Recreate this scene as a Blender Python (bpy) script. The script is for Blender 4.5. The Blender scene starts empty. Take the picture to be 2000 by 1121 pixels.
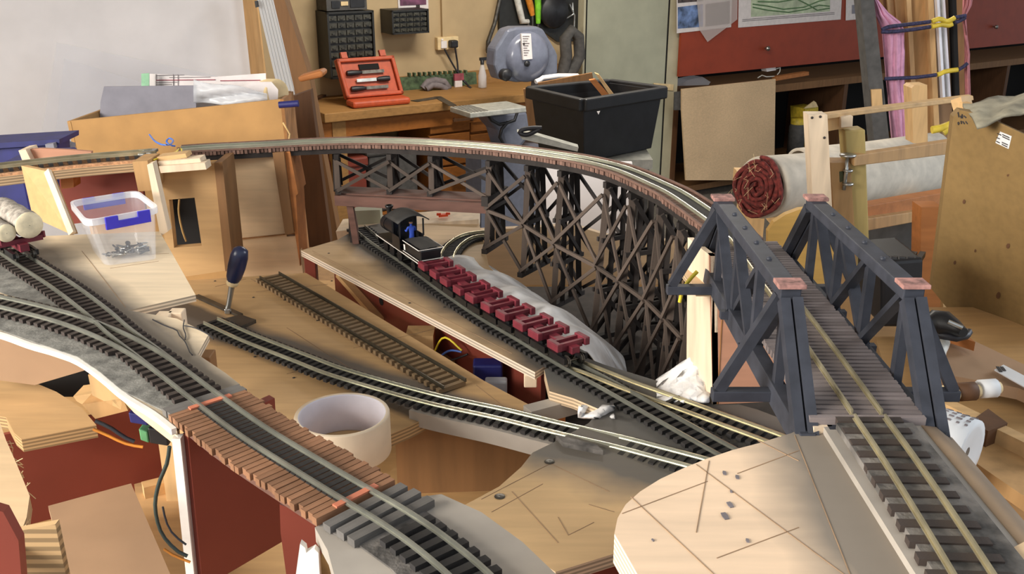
import bpy, bmesh, math, random
from mathutils import Vector, Matrix
random.seed(7)
R=math.radians
sc=bpy.context.scene
COL=sc.collection
# ---------------------------------------------------------------- camera
F=1900.0; TH=math.atan(700/1900.0); CAMZ=1.70
cam_d=bpy.data.cameras.new('camera'); cam=bpy.data.objects.new('camera',cam_d); COL.objects.link(cam)
cam_d.sensor_width=36; cam_d.lens=36*F/2000; cam_d.clip_start=0.02; cam_d.clip_end=60
cam.location=(0,0,CAMZ); cam.rotation_euler=(math.pi/2-TH,0,0); sc.camera=cam
# ---------------------------------------------------------------- light
w=bpy.data.worlds.new('World'); sc.world=w; w.use_nodes=True
bg=w.node_tree.nodes['Background']; bg.inputs['Color'].default_value=(0.86,0.93,1,1); bg.inputs['Strength'].default_value=0.52
def area(name,loc,target,sx,sy,e,col):
    d=bpy.data.lights.new(name,'AREA'); d.shape='RECTANGLE'; d.size=sx; d.size_y=sy; d.energy=e; d.color=col
    o=bpy.data.objects.new(name,d); COL.objects.link(o); o.location=loc
    o.rotation_euler=(Vector(target)-Vector(loc)).to_track_quat('-Z','Y').to_euler(); return o
area('window_daylight',(-2.3,-0.5,2.35),(-0.1,1.1,1.3),1.6,1.3,122,(1.0,0.95,0.87))
area('side_window_daylight',(2.9,1.6,2.5),(0.2,1.0,1.2),1.2,1.0,26,(0.86,0.92,1.0))
area('back_fill_light',(0.4,4.0,2.56),(0.4,4.0,0),1.5,0.25,42,(1.0,0.93,0.82))  # added fill, no fixture in view; brightens the back of the room
sc.view_settings.view_transform='Standard'; sc.view_settings.look='None'
sc.view_settings.exposure=0.68; sc.view_settings.gamma=1.0; sc.view_settings.use_curve_mapping=False
# ---------------------------------------------------------------- pixel helpers (direction only; the distance is the surface touched)
def ray(x,y):
    X=(x-1000)/F; Y=-(y-560.5)/F
    return Vector((X,math.cos(TH)+Y*math.sin(TH),-math.sin(TH)+Y*math.cos(TH)))
def G(x,y,z):
    r=ray(x,y); p=r*(z/r.z); p.z+=CAMZ; return p
def W(x,y,Y):
    r=ray(x,y); p=r*(Y/r.y); p.z+=CAMZ; return p
def PL(x,y,p0,n):
    r=ray(x,y); o=Vector((0,0,CAMZ)); return o+r*((p0-o).dot(n)/r.dot(n))
# ---------------------------------------------------------------- materials
def L(c):
    o=[]
    for v in c[:3]:
        v/=255.0; o.append(v/12.92 if v<=0.04045 else ((v+0.055)/1.055)**2.4)
    return (*o,1)
MATS={}
class N:
    def __init__(s,name):
        s.m=bpy.data.materials.new(name); s.m.use_nodes=True; s.t=s.m.node_tree; s.b=s.t.nodes['Principled BSDF']; s._tc=None
    def n(s,typ,**k):
        q=s.t.nodes.new(typ)
        for a,v in k.items():
            if a in q.inputs: q.inputs[a].default_value=v
            else: setattr(q,a,v)
        return q
    def l(s,a,b): s.t.links.new(a,b)
    def obj(s):
        if not s._tc: s._tc=s.n('ShaderNodeTexCoord')
        return s._tc.outputs['Object']
    def noise(s,scale,detail=3,stretch=None,rot=0):
        q=s.n('ShaderNodeTexNoise'); q.inputs['Scale'].default_value=scale; q.inputs['Detail'].default_value=detail
        if stretch:
            m=s.n('ShaderNodeMapping'); m.inputs['Scale'].default_value=stretch; m.inputs['Rotation'].default_value=(0,0,rot)
            s.l(s.obj(),m.inputs['Vector']); s.l(m.outputs[0],q.inputs['Vector'])
        else: s.l(s.obj(),q.inputs['Vector'])
        return q.outputs['Fac']
    def ramp(s,fac,stops):
        q=s.n('ShaderNodeValToRGB'); e=q.color_ramp.elements
        while len(e)<len(stops): e.new(0.5)
        for i,(p,c) in enumerate(stops): e[i].position=p; e[i].color=c
        s.l(fac,q.inputs['Fac']); return q.outputs['Color']
    def mix(s,f,a,b,mode='MIX'):
        q=s.n('ShaderNodeMix'); q.data_type='RGBA'; q.blend_type=mode
        for v,i in((f,0),(a,6),(b,7)):
            if hasattr(v,'is_linked') or hasattr(v,'links'): s.l(v,q.inputs[i])
            else: q.inputs[i].default_value=v
        return q.outputs[2]
    def math(s,op,a,b=0.0,clamp=False):
        q=s.n('ShaderNodeMath'); q.operation=op; q.use_clamp=clamp
        for v,i in((a,0),(b,1)):
            if hasattr(v,'links'): s.l(v,q.inputs[i])
            else: q.inputs[i].default_value=v
        return q.outputs[0]
    def bump(s,h,strength=0.3,dist=0.002):
        q=s.n('ShaderNodeBump'); q.inputs['Strength'].default_value=strength; q.inputs['Distance'].default_value=dist
        s.l(h,q.inputs['Height']); s.l(q.outputs[0],s.b.inputs['Normal'])
    def out(s,col,rough=0.6,metal=0.0,spec=None):
        if hasattr(col,'links'): s.l(col,s.b.inputs['Base Color'])
        else: s.b.inputs['Base Color'].default_value=col
        s.b.inputs['Roughness'].default_value=rough; s.b.inputs['Metallic'].default_value=metal
        if spec is not None: s.b.inputs['Specular IOR Level'].default_value=spec
        MATS[s.m.name]=s.m; return s.m
def dk(c,f): return tuple(min(255,v*f) for v in c)
def plain(name,c,rough=0.6,metal=0,var=0.12,scale=40,bump=0.0,spec=None):
    k=N(name); n=k.noise(scale,4)
    col=k.ramp(n,[(0.3,L(dk(c,1-var))),(0.7,L(dk(c,1+var)))])
    if bump: k.bump(k.noise(scale*4,3),bump,0.001)
    return k.out(col,rough,metal,spec)
def wood(name,c,var=0.16,scale=9,stretch=(1,8,8),rot=0,rough=0.62,rnd=0.0,bump=0.1):
    k=N(name); n=k.noise(scale,5,stretch,rot); n2=k.noise(2.2,2)
    col=k.ramp(n,[(0.25,L(dk(c,1-var))),(0.5,L(c)),(0.78,L(dk(c,1+var*0.7)))])
    col=k.mix(0.35,col,k.ramp(n2,[(0.3,L(dk(c,0.86))),(0.7,L(dk(c,1.1)))]))
    if rnd:
        oi=k.n('ShaderNodeObjectInfo')
        v=k.math('MULTIPLY_ADD',oi.outputs['Random'],rnd*2); k.t.nodes[-1].inputs[2].default_value=1-rnd
        h=k.n('ShaderNodeHueSaturation'); k.l(v,h.inputs['Value']); k.l(col,h.inputs['Color']); col=h.outputs[0]
    if bump: k.bump(n,bump,0.0008)
    return k.out(col,rough,0,0.3)
def ply(name,c,edge=None,rot=0.3,lines=1.0,spray=None,smudge=0.0,layer=0.0032):
    """ply sheet: grain on the faces, layered veneers on the cut edge, optional paint overspray along a line a*x+b*y+c"""
    k=N(name); n=k.noise(14,5,(1,9,9),rot); n2=k.noise(3.0,3)
    col=k.ramp(n,[(0.3,L(dk(c,0.93))),(0.7,L(dk(c,1.05)))])
    col=k.mix(0.4,col,k.ramp(n2,[(0.3,L(dk(c,0.88))),(0.72,L(dk(c,1.1)))]))
    if smudge:
        s=k.ramp(k.noise(38,2),[(0.70,(0,0,0,1)),(0.74,(1,1,1,1))])
        col=k.mix(k.math('MULTIPLY',s,smudge),col,L((92,88,84)))
    if spray:
        for (a,b,cc,wd,colr) in spray:
            sp=k.n('ShaderNodeSeparateXYZ'); k.l(k.obj(),sp.inputs[0])
            v=k.math('ADD',k.math('MULTIPLY',sp.outputs[0],a),k.math('MULTIPLY',sp.outputs[1],b))
            v=k.math('ADD',v,cc); v=k.math('ABSOLUTE',v)
            v=k.math('ADD',v,k.math('MULTIPLY',k.math('SUBTRACT',k.noise(18,3),0.5),wd*0.6))
            v=k.math('DIVIDE',v,wd); v=k.math('SUBTRACT',1.0,v,True); v=k.math('MULTIPLY',v,1.9); v=k.math('MINIMUM',v,0.94)
            col=k.mix(v,col,L(colr))
    e=edge or dk(c,0.92)
    g=k.n('ShaderNodeNewGeometry'); sp=k.n('ShaderNodeSeparateXYZ'); k.l(g.outputs['Normal'],sp.inputs[0])
    sz=k.n('ShaderNodeSeparateXYZ'); k.l(k.obj(),sz.inputs[0])
    st=k.math('SINE',k.math('MULTIPLY',sz.outputs[2],6.283/layer)); st=k.math('MULTIPLY_ADD',st,0.5); k.t.nodes[-1].inputs[2].default_value=0.5
    ec=k.ramp(st,[(0.35,L(dk(e,0.78))),(0.65,L(dk(e,1.06)))])
    up=k.math('GREATER_THAN',k.math('ABSOLUTE',sp.outputs[2]),0.5)
    col=k.mix(up,ec,col) if lines else col
    k.bump(n,0.06,0.0006)
    return k.out(col,0.6,0,0.25)
def clear(name,col=(0.93,0.95,0.98),alpha=0.25,rough=0.12):
    k=N(name); k.b.inputs['Alpha'].default_value=alpha; k.b.inputs['Specular IOR Level'].default_value=0.7
    return k.out((*col,1),rough)
M=MATS
ply('ply_pale',(214,184,146)); ply('ply_tan',(200,163,116),rot=0.9); ply('ply_warm',(186,147,98),rot=1.5)
ply('ply_right',(138,111,70),rot=1.2,lines=0)
ply('ply_pale_v',(216,186,148),rot=0.2,lines=0); ply('ply_tan_v',(196,158,110),rot=1.1,lines=0); ply('ply_warm_v',(190,150,100),rot=1.5,lines=0); ply('ply_ochre',(206,164,92),rot=0.4,lines=0); ply('ply_abut',(186,136,110),rot=1.4,lines=0)
wood('pine',(206,168,118)); wood('pine_up',(208,170,120),stretch=(8,8,1)); wood('pine_white',(226,204,176),stretch=(8,8,1))
wood('pine_green',(184,162,104),stretch=(8,8,1)); wood('pine_orange',(176,112,62)); wood('plank_brown',(128,92,58),stretch=(8,8,1))
wood('plank_dark',(96,66,44),stretch=(8,8,1)); wood('plank_tan',(186,146,98),stretch=(8,8,1))
wood('bench_wood',(156,116,68)); wood('drawer_wood',(150,92,40))
wood('redboard',(126,60,48),var=0.1,scale=6,stretch=(2,2,2),rough=0.45); wood('redpanel',(150,62,38),var=0.09,scale=7,stretch=(2,2,2),rough=0.5)
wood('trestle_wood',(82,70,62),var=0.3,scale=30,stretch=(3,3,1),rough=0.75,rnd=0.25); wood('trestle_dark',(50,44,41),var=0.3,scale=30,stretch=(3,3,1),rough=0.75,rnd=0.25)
wood('trestle_sleeper',(120,92,80),var=0.22,scale=60,stretch=(4,1,1),rough=0.75,rnd=0.3)
wood('deck_sleeper',(122,112,110),var=0.25,scale=60,stretch=(1,5,5),rough=0.75,rnd=0.2)
wood('deck_plank',(136,98,72),var=0.22,scale=60,stretch=(3,3,3),rough=0.7,rnd=0.22); wood('deck_plank_grey',(104,100,96),var=0.25,scale=60,stretch=(3,3,3),rough=0.75,rnd=0.2)
wood('girder_wood',(104,74,64),var=0.25,scale=20,stretch=(1,6,6),rough=0.7)
wood('bridge_black',(56,58,66),var=0.3,scale=26,stretch=(3,3,3),rough=0.55,rnd=0.12)
plain('cap_pink',(150,110,102),0.8,var=0.3,scale=160)
plain('sleeper_black',(40,37,36),0.75,var=0.2); plain('sleeper_brown',(60,50,45),0.7,var=0.2); plain('sleeper_loose',(128,106,78),0.6,var=0.15)
plain('rail_grey',(150,150,140),0.35,0.75,0.1); plain('rail_gold',(190,180,150),0.34,0.7,0.1); plain('rail_dark',(84,78,66),0.4,0.7,0.15); plain('rail_bright',(206,206,186),0.28,0.75,0.06)
plain('ballast',(118,116,110),0.9,var=0.22,scale=90,bump=0.5); plain('ballast_dark',(86,82,78),0.92,var=0.5,scale=55,bump=1.0); plain('bank_grey',(158,150,140),0.8,var=0.1,scale=12)
plain('bank_brown',(150,128,104),0.85,var=0.14,scale=14,bump=0.3)
plain('plaster',(242,238,234),0.75,var=0.16,scale=26,bump=0.8); plain('plaster_grey',(176,168,160),0.85,var=0.2,scale=22,bump=0.7)  # plaster whitened in place of sun glare on the hillside
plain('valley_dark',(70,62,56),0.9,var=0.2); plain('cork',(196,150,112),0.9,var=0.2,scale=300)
plain('cardboard',(186,142,88),0.8,var=0.06,scale=18); plain('cardboard_edge',(150,104,60),0.85); plain('card_brown',(164,132,102),0.8,var=0.05,scale=12)
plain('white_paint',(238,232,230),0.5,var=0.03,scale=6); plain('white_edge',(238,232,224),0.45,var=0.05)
plain('wall_cream',(188,164,126),0.9,var=0.05,scale=5,bump=0.1); plain('floor_grey',(104,98,90),0.9); plain('ceiling_white',(205,200,192),0.9)
plain('cabinet_green',(172,172,150),0.55,var=0.04,scale=8); plain('cabinet_cream',(188,180,152),0.55,var=0.05,scale=8)
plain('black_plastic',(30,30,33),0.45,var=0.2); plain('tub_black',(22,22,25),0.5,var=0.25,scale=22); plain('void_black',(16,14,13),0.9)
plain('organiser_black',(36,36,34),0.5); plain('drawer_smoke',(62,60,52),0.3,var=0.35,scale=60)
plain('orange_plastic',(184,78,42),0.5,var=0.07); plain('orange_bright',(232,78,36),0.5); plain('steel',(176,176,172),0.3,0.9,0.1); plain('steel_dark',(92,88,82),0.4,0.8,0.2)
plain('saw_blue',(104,108,122),0.35,var=0.05); plain('saw_cover',(112,116,132),0.22,var=0.04,spec=0.7); plain('saw_table',(172,172,164),0.4,0.3,0.1)
plain('paper',(226,218,216),0.8,var=0.03); plain('print_red',(150,74,86),0.8); plain('print_grey',(120,112,114),0.8); plain('pencil',(150,122,94),0.8); plain('cap_copper',(196,116,88),0.5); plain('sheen_white',(236,238,246),0.15,0.2,0.02); plain('grey_card',(136,134,144),0.7,var=0.04); plain('green_note',(150,196,160),0.8); plain('cream_card',(226,200,152),0.7,var=0.05)
plain('navy',(34,36,98),0.5,var=0.12); plain('clip_blue',(66,58,190),0.35,var=0.06); plain('handle_blue',(38,44,74),0.3,var=0.1); plain('overall_blue',(52,84,190),0.7)
plain('red_plastic',(108,34,46),0.55,var=0.14,scale=90); plain('loco_black',(26,26,28),0.32,var=0.2); plain('loco_roof',(50,48,46),0.7); plain('skin',(196,150,120),0.7)
plain('carpet_back',(196,186,170),0.9,var=0.07,scale=30); plain('carpet_red',(98,40,36),0.95,var=0.4,scale=120,bump=0.9); plain('pink_cloth',(206,148,176),0.85,var=0.07); plain('pink_dark',(176,110,112),0.85,var=0.1)
plain('cord_navy',(40,38,66),0.7,var=0.4,scale=200); plain('yellow_plastic',(204,178,58),0.5); plain('green_bright',(122,196,44),0.5); plain('green_board',(74,92,66),0.7,var=0.3)
plain('wire_yellow',(230,206,52),0.4); plain('wire_blue',(72,112,196),0.4); plain('wire_black',(38,38,44),0.5); plain('wire_orange',(206,128,40),0.5); plain('wire_green',(44,56,52),0.5); plain('wire_tan',(206,170,110),0.5)
plain('tape_cream',(226,206,178),0.6,var=0.03); plain('tape_white',(208,204,212),0.5,var=0.04); plain('bark_grey',(150,142,132),0.85,var=0.25,scale=160,bump=0.6); plain('log_end',(222,206,172),0.8,var=0.08,scale=120)
plain('grey_cloth',(140,134,116),0.9,var=0.2,scale=40,bump=0.4); plain('grey_dark',(78,76,74),0.8); plain('label_white',(222,222,222),0.6,var=0.02); plain('ink',(58,52,50),0.8,var=0.05); plain('grease_pale',(206,204,196),0.5)
plain('photo_blue',(92,112,150),0.6,var=0.4,scale=20); plain('photo_dark',(70,60,58),0.6,var=0.5,scale=40); plain('map_green',(186,198,168),0.7,var=0.12,scale=16); plain('map_line',(92,128,86),0.7)
plain('terminal_green',(92,152,104),0.5); plain('purple_photo',(104,62,86),0.6,var=0.4,scale=20)
clear('clear_plastic',(0.92,0.94,1.0),0.10,0.06); clear('clear_rim',(0.95,0.96,1.0),0.5,0.15); clear('clear_sheet',(0.80,0.80,0.86),0.16,0.1); clear('bag_plastic',(0.8,0.82,0.86),0.45,0.25); clear('poly_sheet',(0.82,0.84,0.88),0.55,0.2); clear('tape_clear',(0.75,0.66,0.62),0.35,0.3)
k=N('pale_metal'); k.b.inputs['Emission Color'].default_value=(0.9,0.92,1,1); k.b.inputs['Emission Strength'].default_value=0.0; k.out(L((225,228,240)),0.12,0.9)  # pale polished metal, emission switched off, used on no part
# ---------------------------------------------------------------- mesh helpers
class B:
    def __init__(s): s.v=[]; s.f=[]; s.sm=[]
    def add(s,vs,fs,smooth=False):
        o=len(s.v); s.v+=[Vector(v) for v in vs]; s.f+=[tuple(i+o for i in f) for f in fs]; s.sm+=[smooth]*len(fs); return s
    def box(s,c,size,rot=None):
        c=Vector(c); h=Vector(size)/2; vs=[]
        for x in(-1,1):
            for y in(-1,1):
                for z in(-1,1):
                    p=Vector((x*h.x,y*h.y,z*h.z)); vs.append(c+(rot@p if rot else p))
        return s.add(vs,[(0,1,3,2),(4,6,7,5),(0,4,5,1),(2,3,7,6),(0,2,6,4),(1,5,7,3)])
    def frame(s,o,ax,ay,az,ext):
        """box spanned from corner o by axes*extents"""
        a=ax*ext[0]; b=ay*ext[1]; c=az*ext[2]
        vs=[o+a*i+b*j+c*k for i in(0,1) for j in(0,1) for k in(0,1)]
        return s.add(vs,[(0,1,3,2),(4,6,7,5),(0,4,5,1),(2,3,7,6),(0,2,6,4),(1,5,7,3)])
    def beam(s,a,b,w,h,up=(0,0,1)):
        a=Vector(a); b=Vector(b); d=(b-a).normalized(); up=Vector(up)
        if abs(d.dot(up))>0.97: up=Vector((0,1,0))
        x=d.cross(up).normalized(); y=x.cross(d)
        vs=[p+x*(i*w/2)+y*(j*h/2) for p in(a,b) for i,j in((-1,-1),(1,-1),(1,1),(-1,1))]
        return s.add(vs,[(3,2,1,0),(4,5,6,7),(0,1,5,4),(1,2,6,5),(2,3,7,6),(3,0,4,7)])
    def prism(s,poly,vec):
        vec=Vector(vec); n=len(poly); vs=[Vector(p) for p in poly]+[Vector(p)+vec for p in poly]
        nrm=Vector((0,0,0))
        for i in range(n): nrm+=vs[i].cross(vs[(i+1)%n])
        top=list(range(n)); bot=[i+n for i in top]
        fs=[tuple(top),tuple(reversed(bot))]+[(i,i+n,(i+1)%n+n,(i+1)%n) for i in range(n)]
        if nrm.dot(vec)>0: fs=[tuple(reversed(f)) for f in fs]
        return s.add(vs,fs)
    def tube(s,pts,r,n=8,cap=True):
        pts=[Vector(p) for p in pts]; m=len(pts); rr=r if isinstance(r,(list,tuple)) else [r]*m
        x=None; vs=[]
        for i,p in enumerate(pts):
            d=(pts[min(i+1,m-1)]-pts[max(i-1,0)]).normalized()
            if x is None:
                u=Vector((0,0,1)) if abs(d.z)<0.9 else Vector((0,1,0)); x=d.cross(u).normalized()
            else: x=(x-d*x.dot(d)).normalized()
            y=d.cross(x)
            for k in range(n):
                a=2*math.pi*k/n; vs.append(p+(x*math.cos(a)+y*math.sin(a))*rr[i])
        fs=[(i*n+k,i*n+(k+1)%n,(i+1)*n+(k+1)%n,(i+1)*n+k) for i in range(m-1) for k in range(n)]
        s.add(vs,fs,True)
        if cap: s.add(vs[:n],[tuple(reversed(range(n)))]); s.add(vs[-n:],[tuple(range(n))])
        return s
    def lathe(s,o,axis,prof,n=24,closed=False,smooth=True):
        o=Vector(o); d=Vector(axis).normalized(); u=Vector((0,0,1)) if abs(d.z)<0.9 else Vector((0,1,0)); x=d.cross(u).normalized(); y=d.cross(x)
        vs=[o+d*h+(x*math.cos(2*math.pi*k/n)+y*math.sin(2*math.pi*k/n))*r for r,h in prof for k in range(n)]
        m=len(prof); fs=[(i*n+k,i*n+(k+1)%n,((i+1)%m)*n+(k+1)%n,((i+1)%m)*n+k) for i in range(m if closed else m-1) for k in range(n)]
        return s.add(vs,fs,smooth)
    def grid(s,rows,smooth=True,thick=None):
        n=len(rows[0]); vs=[p for r in rows for p in r]
        s.add(vs,[(i*n+j,i*n+j+1,(i+1)*n+j+1,(i+1)*n+j) for i in range(len(rows)-1) for j in range(n-1)],smooth); return s
    def me(s,name,mat):
        me=bpy.data.meshes.new(name); me.from_pydata([tuple(v) for v in s.v],[],s.f)
        for p,q in zip(me.polygons,s.sm): p.use_smooth=q
        bm=bmesh.new(); bm.from_mesh(me); bmesh.ops.recalc_face_normals(bm,faces=bm.faces[:]); bm.to_mesh(me); bm.free()
        me.materials.append(M[mat] if isinstance(mat,str) else mat); return me
    def build(s,name,mat,parent=None,bevel=0,solid=0):
        o=bpy.data.objects.new(name,s.me(name,mat)); COL.objects.link(o)
        if parent: adopt(o,parent)
        if solid: md=o.modifiers.new('s','SOLIDIFY'); md.thickness=solid; md.offset=0
        if bevel: md=o.modifiers.new('b','BEVEL'); md.width=bevel; md.segments=2; md.limit_method='ANGLE'
        return o
def root_mat(p):
    m=Matrix.Translation(p.location)
    return m
def adopt(o,p):
    o.parent=p
    q=p
    while q.parent: q=q.parent
    o.matrix_parent_inverse=Matrix.Translation(-q.location) if q.type=='EMPTY' else Matrix.Identity(4)
    if p.parent is not None or p.type!='EMPTY':
        # parent meshes hold world coordinates with an identity basis, so only the root offset counts
        o.matrix_parent_inverse=Matrix.Identity(4)
def tag(o,label,cat,group=None,kind=None):
    o['label']=label; o['category']=cat
    if group: o['group']=group
    if kind: o['kind']=kind
    return o
def struct(o): o['kind']='structure'; return o
def thing(name,loc,label,cat,group=None):
    o=bpy.data.objects.new(name,None); COL.objects.link(o); o.location=loc; o.empty_display_size=0.02
    return tag(o,label,cat,group)
def inst(name,me,mat,parent):
    o=bpy.data.objects.new(name,me); COL.objects.link(o)
    adopt(o,parent); o.matrix_basis=mat; return o
def unit(name,mat):
    return B().box((0,0,0),(1,1,1)).me(name,mat)
def place(me,name,parent,c,ax,sx,sy,sz,up=Vector((0,0,1))):
    """instance of a unit box: local x along ax"""
    x=Vector(ax).normalized(); y=up.cross(x).normalized(); z=x.cross(y)
    m=Matrix(((x.x*sx,y.x*sy,z.x*sz,c.x),(x.y*sx,y.y*sy,z.y*sz,c.y),(x.z*sx,y.z*sy,z.z*sz,c.z),(0,0,0,1)))
    return inst(name,me,m,parent)
def spline(P,step):
    """Catmull-Rom through P resampled at equal steps"""
    P=[Vector(p) for p in P]; Q=[P[0]*2-P[1]]+P+[P[-1]*2-P[-2]]; d=[]
    for i in range(1,len(Q)-2):
        for t in range(24):
            t/=24.0; a,b,c,e=Q[i-1],Q[i],Q[i+1],Q[i+2]
            d.append(0.5*((2*b)+(c-a)*t+(2*a-5*b+4*c-e)*t*t+(3*b-a-3*c+e)*t**3))
    d.append(P[-1]); out=[d[0]]; acc=0
    for i in range(1,len(d)):
        seg=(d[i]-d[i-1]).length; p=d[i-1]
        while acc+seg>=step:
            q=p.lerp(d[i],(step-acc)/seg); out.append(q); seg=(d[i]-q).length; p=q; acc=0
        acc+=seg
    return out
def side(P,i):
    d=P[min(i+1,len(P)-1)]-P[max(i-1,0)]; d.z=0; d.normalize(); return Vector((-d.y,d.x,0)),d
def offset(P,o,dz=0): return [p+side(P,i)[0]*o+Vector((0,0,dz)) for i,p in enumerate(P)]
def ribbon(bl,P,w,h,dz=0,off=0):
    """rectangular bar along P (top at P.z+dz)"""
    vs=[]
    for i,p in enumerate(P):
        s,_=side(P,i); c=p+s*off+Vector((0,0,dz))
        vs+=[c+s*w/2,c-s*w/2,c-s*w/2-Vector((0,0,h)),c+s*w/2-Vector((0,0,h))]
    n=len(P); fs=[(i*4+k,i*4+(k+1)%4,i*4+4+(k+1)%4,i*4+4+k) for i in range(n-1) for k in range(4)]+[(3,2,1,0),(n*4-4,n*4-3,n*4-2,n*4-1)]
    return bl.add(vs,fs)
GAUGE=0.0165
def lay_track(root,C,gauge,sl,sw,sh,spacing,smesh,rmat,rail_h=0.0034,rail_w=0.00115,s_from=0,s_to=None,jit=0.0,sname='sleeper',coff=0,drop=0.0):
    """C: centre line at rail-top height"""
    fine=spline(C,0.006)
    for sgn in(-1,1):
        b=B(); ribbon(b,fine,rail_w,rail_h*0.5,0,sgn*gauge/2); ribbon(b,fine,rail_w*0.5,rail_h*0.4,-rail_h*0.45,sgn*gauge/2); ribbon(b,fine,rail_w*1.9,rail_h*0.2,-rail_h*0.8,sgn*gauge/2); b.build('rail',rmat,root)
    P=spline(C,spacing)
    for i in range(s_from,s_to if s_to is not None else len(P)):
        if i>=len(P): break
        s,d=side(P,i)
        c=P[i]+Vector((0,0,-rail_h-sh/2-drop))+s*(coff+random.uniform(-jit,jit))
        place(smesh,sname,root,c,s+d*random.uniform(-jit,jit)*8,sl,sw,sh)
    return P
def slab(name,pts,z,th,mat,parent=None,bevel=0):
    return B().prism([G(x,y,z) for x,y in pts],(0,0,-th)).build(name,mat,parent,bevel)
def wire(bl,pts,r,n=6): return bl.tube(spline(pts,0.006),r,n)
Z=Vector((0,0,1))
# ================================================================ the room
O=W(877,85,5.6); WV=Vector((0.853,0.522,0)).normalized(); NV=Vector((WV.y,-WV.x,0))
def WP(x,y,off=0.0): return PL(x,y,O+NV*off,NV)
def wpt(s,off,z): return Vector((O.x,O.y,0))+WV*s+NV*off+Z*z
def wrect(x0,y0,x1,y1,off):
    a=WP(x0,(y0+y1)/2,off); b=WP(x1,(y0+y1)/2,off); zt=WP((x0+x1)/2,y0,off).z; zb=WP((x0+x1)/2,y1,off).z
    o=Vector((O.x,O.y,0)); return (a-o).dot(WV),(b-o).dot(WV),zb,zt
def wbox(bl,x0,y0,x1,y1,front,depth):
    s0,s1,zb,zt=wrect(x0,y0,x1,y1,front)
    return bl.frame(wpt(s0,front-depth,zb),WV,NV,Z,(s1-s0,depth,zt-zb))
def wpoly(bl,pts,off,depth):
    return bl.prism([WP(x,y,off) for x,y in pts],NV*(-depth))
struct(B().box((0,4,-0.05),(14,14,0.1)).build('floor','floor_grey'))
sAl=wrect(1318,100,1340,240,0.12)[0]
b=B(); b.frame(wpt(-4.5,-0.12,0),WV,NV,Z,(4.5+sAl,0.12,2.6)); struct(b.build('wall_back','wall_cream'))
b=B(); b.frame(wpt(sAl-0.1,-0.62,0),WV,NV,Z,(9.5-sAl,0.12,2.6)); struct(b.build('wall_alcove','wall_cream'))
b=B(); b.frame(wpt(-4.5,0,0),WV,NV,Z,(0.12,3.6,2.6)); struct(b.build('wall_left','wall_cream'))
b=B(); b.frame(wpt(-4.5,-0.12,2.6),WV,NV,Z,(14,5.0,0.1)); struct(b.build('ceiling','ceiling_white'))
# ---------------------------------------------------------------- things on the back wall
def organiser(name,rect,depth,rows,cols,big,label):
    x0,y0,x1,y1=rect
    s0,s1,zb,zt=wrect(x0,y0,x1,y1,depth)
    t=thing(name,wpt((s0+s1)/2,0,zb),label,'organiser')
    w=s1-s0; h=zt-zb; e=w*0.04
    b=B(); b.frame(wpt(s0,0.002,zb),WV,NV,Z,(w,depth*0.86,h))
    for q in((s0,zb,e,h),(s1-e,zb,e,h),(s0,zb,w,e),(s0,zt-e,w,e)): b.frame(wpt(q[0],depth*0.85,q[1]),WV,NV,Z,(q[2],depth*0.15,q[3]))
    b.build('case','organiser_black',t)
    tot=rows+big*1.25; rh=(h-2*e)/tot
    for r in range(rows+big):
        z1=zt-e-(min(r,rows)+max(0,r-rows)*1.25)*rh; hh=rh*(1.25 if r>=rows else 1); nc=2 if r>=rows else cols
        for c in range(nc):
            cw=(w-2*e)/nc
            b=B(); b.frame(wpt(s0+e+c*cw+cw*0.05,depth*0.8,z1-hh*0.92),WV,NV,Z,(cw*0.9,depth*0.14,hh*0.66)); b.frame(wpt(s0+e+c*cw+cw*0.3,depth*0.93,z1-hh*0.75),WV,NV,Z,(cw*0.4,depth*0.06,hh*0.14))
            b.build('drawer','drawer_smoke',t)
    return t
organiser('drawer_organiser',(642,22,733,152),0.16,6,5,2,'tall black wall organiser with six rows of small smoky drawers')
organiser('drawer_organiser',(766,19,838,66),0.15,4,5,0,'small black wall organiser with four rows of drawers above the bench')
t=thing('radio',WP(680,18,0.12),'dark grey radio box sitting on the tall drawer organiser','radio')
b=B(); wbox(b,637,-22,716,20,0.14,0.14); b.build('case','grey_dark',t)
b=B(); wbox(b,666,3,680,11,0.145,0.006); b.build('label_plate','cream_card',t)
for q in((648,2,664,16),(684,-12,712,14)): b=B(); wbox(b,*q,0.145,0.006); b.build('speaker_grille','black_plastic',t)
t=thing('wall_calendar',WP(808,16,0.0),'calendar with a purple picture and white margin pinned to the wall','calendar')
b=B(); wbox(b,777,-40,836,18,0.006,0.006); b.build('sheet','paper',t); b=B(); wbox(b,781,-36,832,10,0.009,0.003); b.build('picture','purple_photo',t); b=B(); wbox(b,813,9,820,15,0.009,0.003); b.build('print_mark','ink',t)
t=thing('double_socket',WP(877,85,0),'white double power socket on the back wall','socket')
b=B(); wbox(b,855,72,896,97,0.035,0.035); b.build('face_plate','cream_card',t,0.004)
b=B(); wbox(b,862,80,873,94,0.042,0.008); wbox(b,862,76,866,79,0.041,0.007); b.build('switch','white_paint',t)
t=thing('plug',WP(889,86,0.05),'black three-pin plug pushed into the wall socket','plug')
b=B(); wbox(b,882,79,896,94,0.08,0.045); b.build('plug_body','black_plastic',t,0.008)
b=B(); wire(b,[WP(889,94,0.07),WP(893,120,0.06),WP(897,145,0.07),WP(915,168,0.12),WP(935,200,0.45)],0.005); b.build('flex','wire_black',t)
b=B(); wire(b,[WP(868,96,0.05),WP(880,118,0.05),WP(893,140,0.06),WP(912,165,0.1),WP(945,188,0.3)],0.005); tag(b.build('power_cable','wire_black'),'thin black cable trailing from the left socket to the bench','cable')
b=B(); wbox(b,863,-60,871,72,0.02,0.02); tag(b.build('cable_conduit','wall_cream'),'cream plastic cable conduit running up the wall above the socket','conduit')
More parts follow.
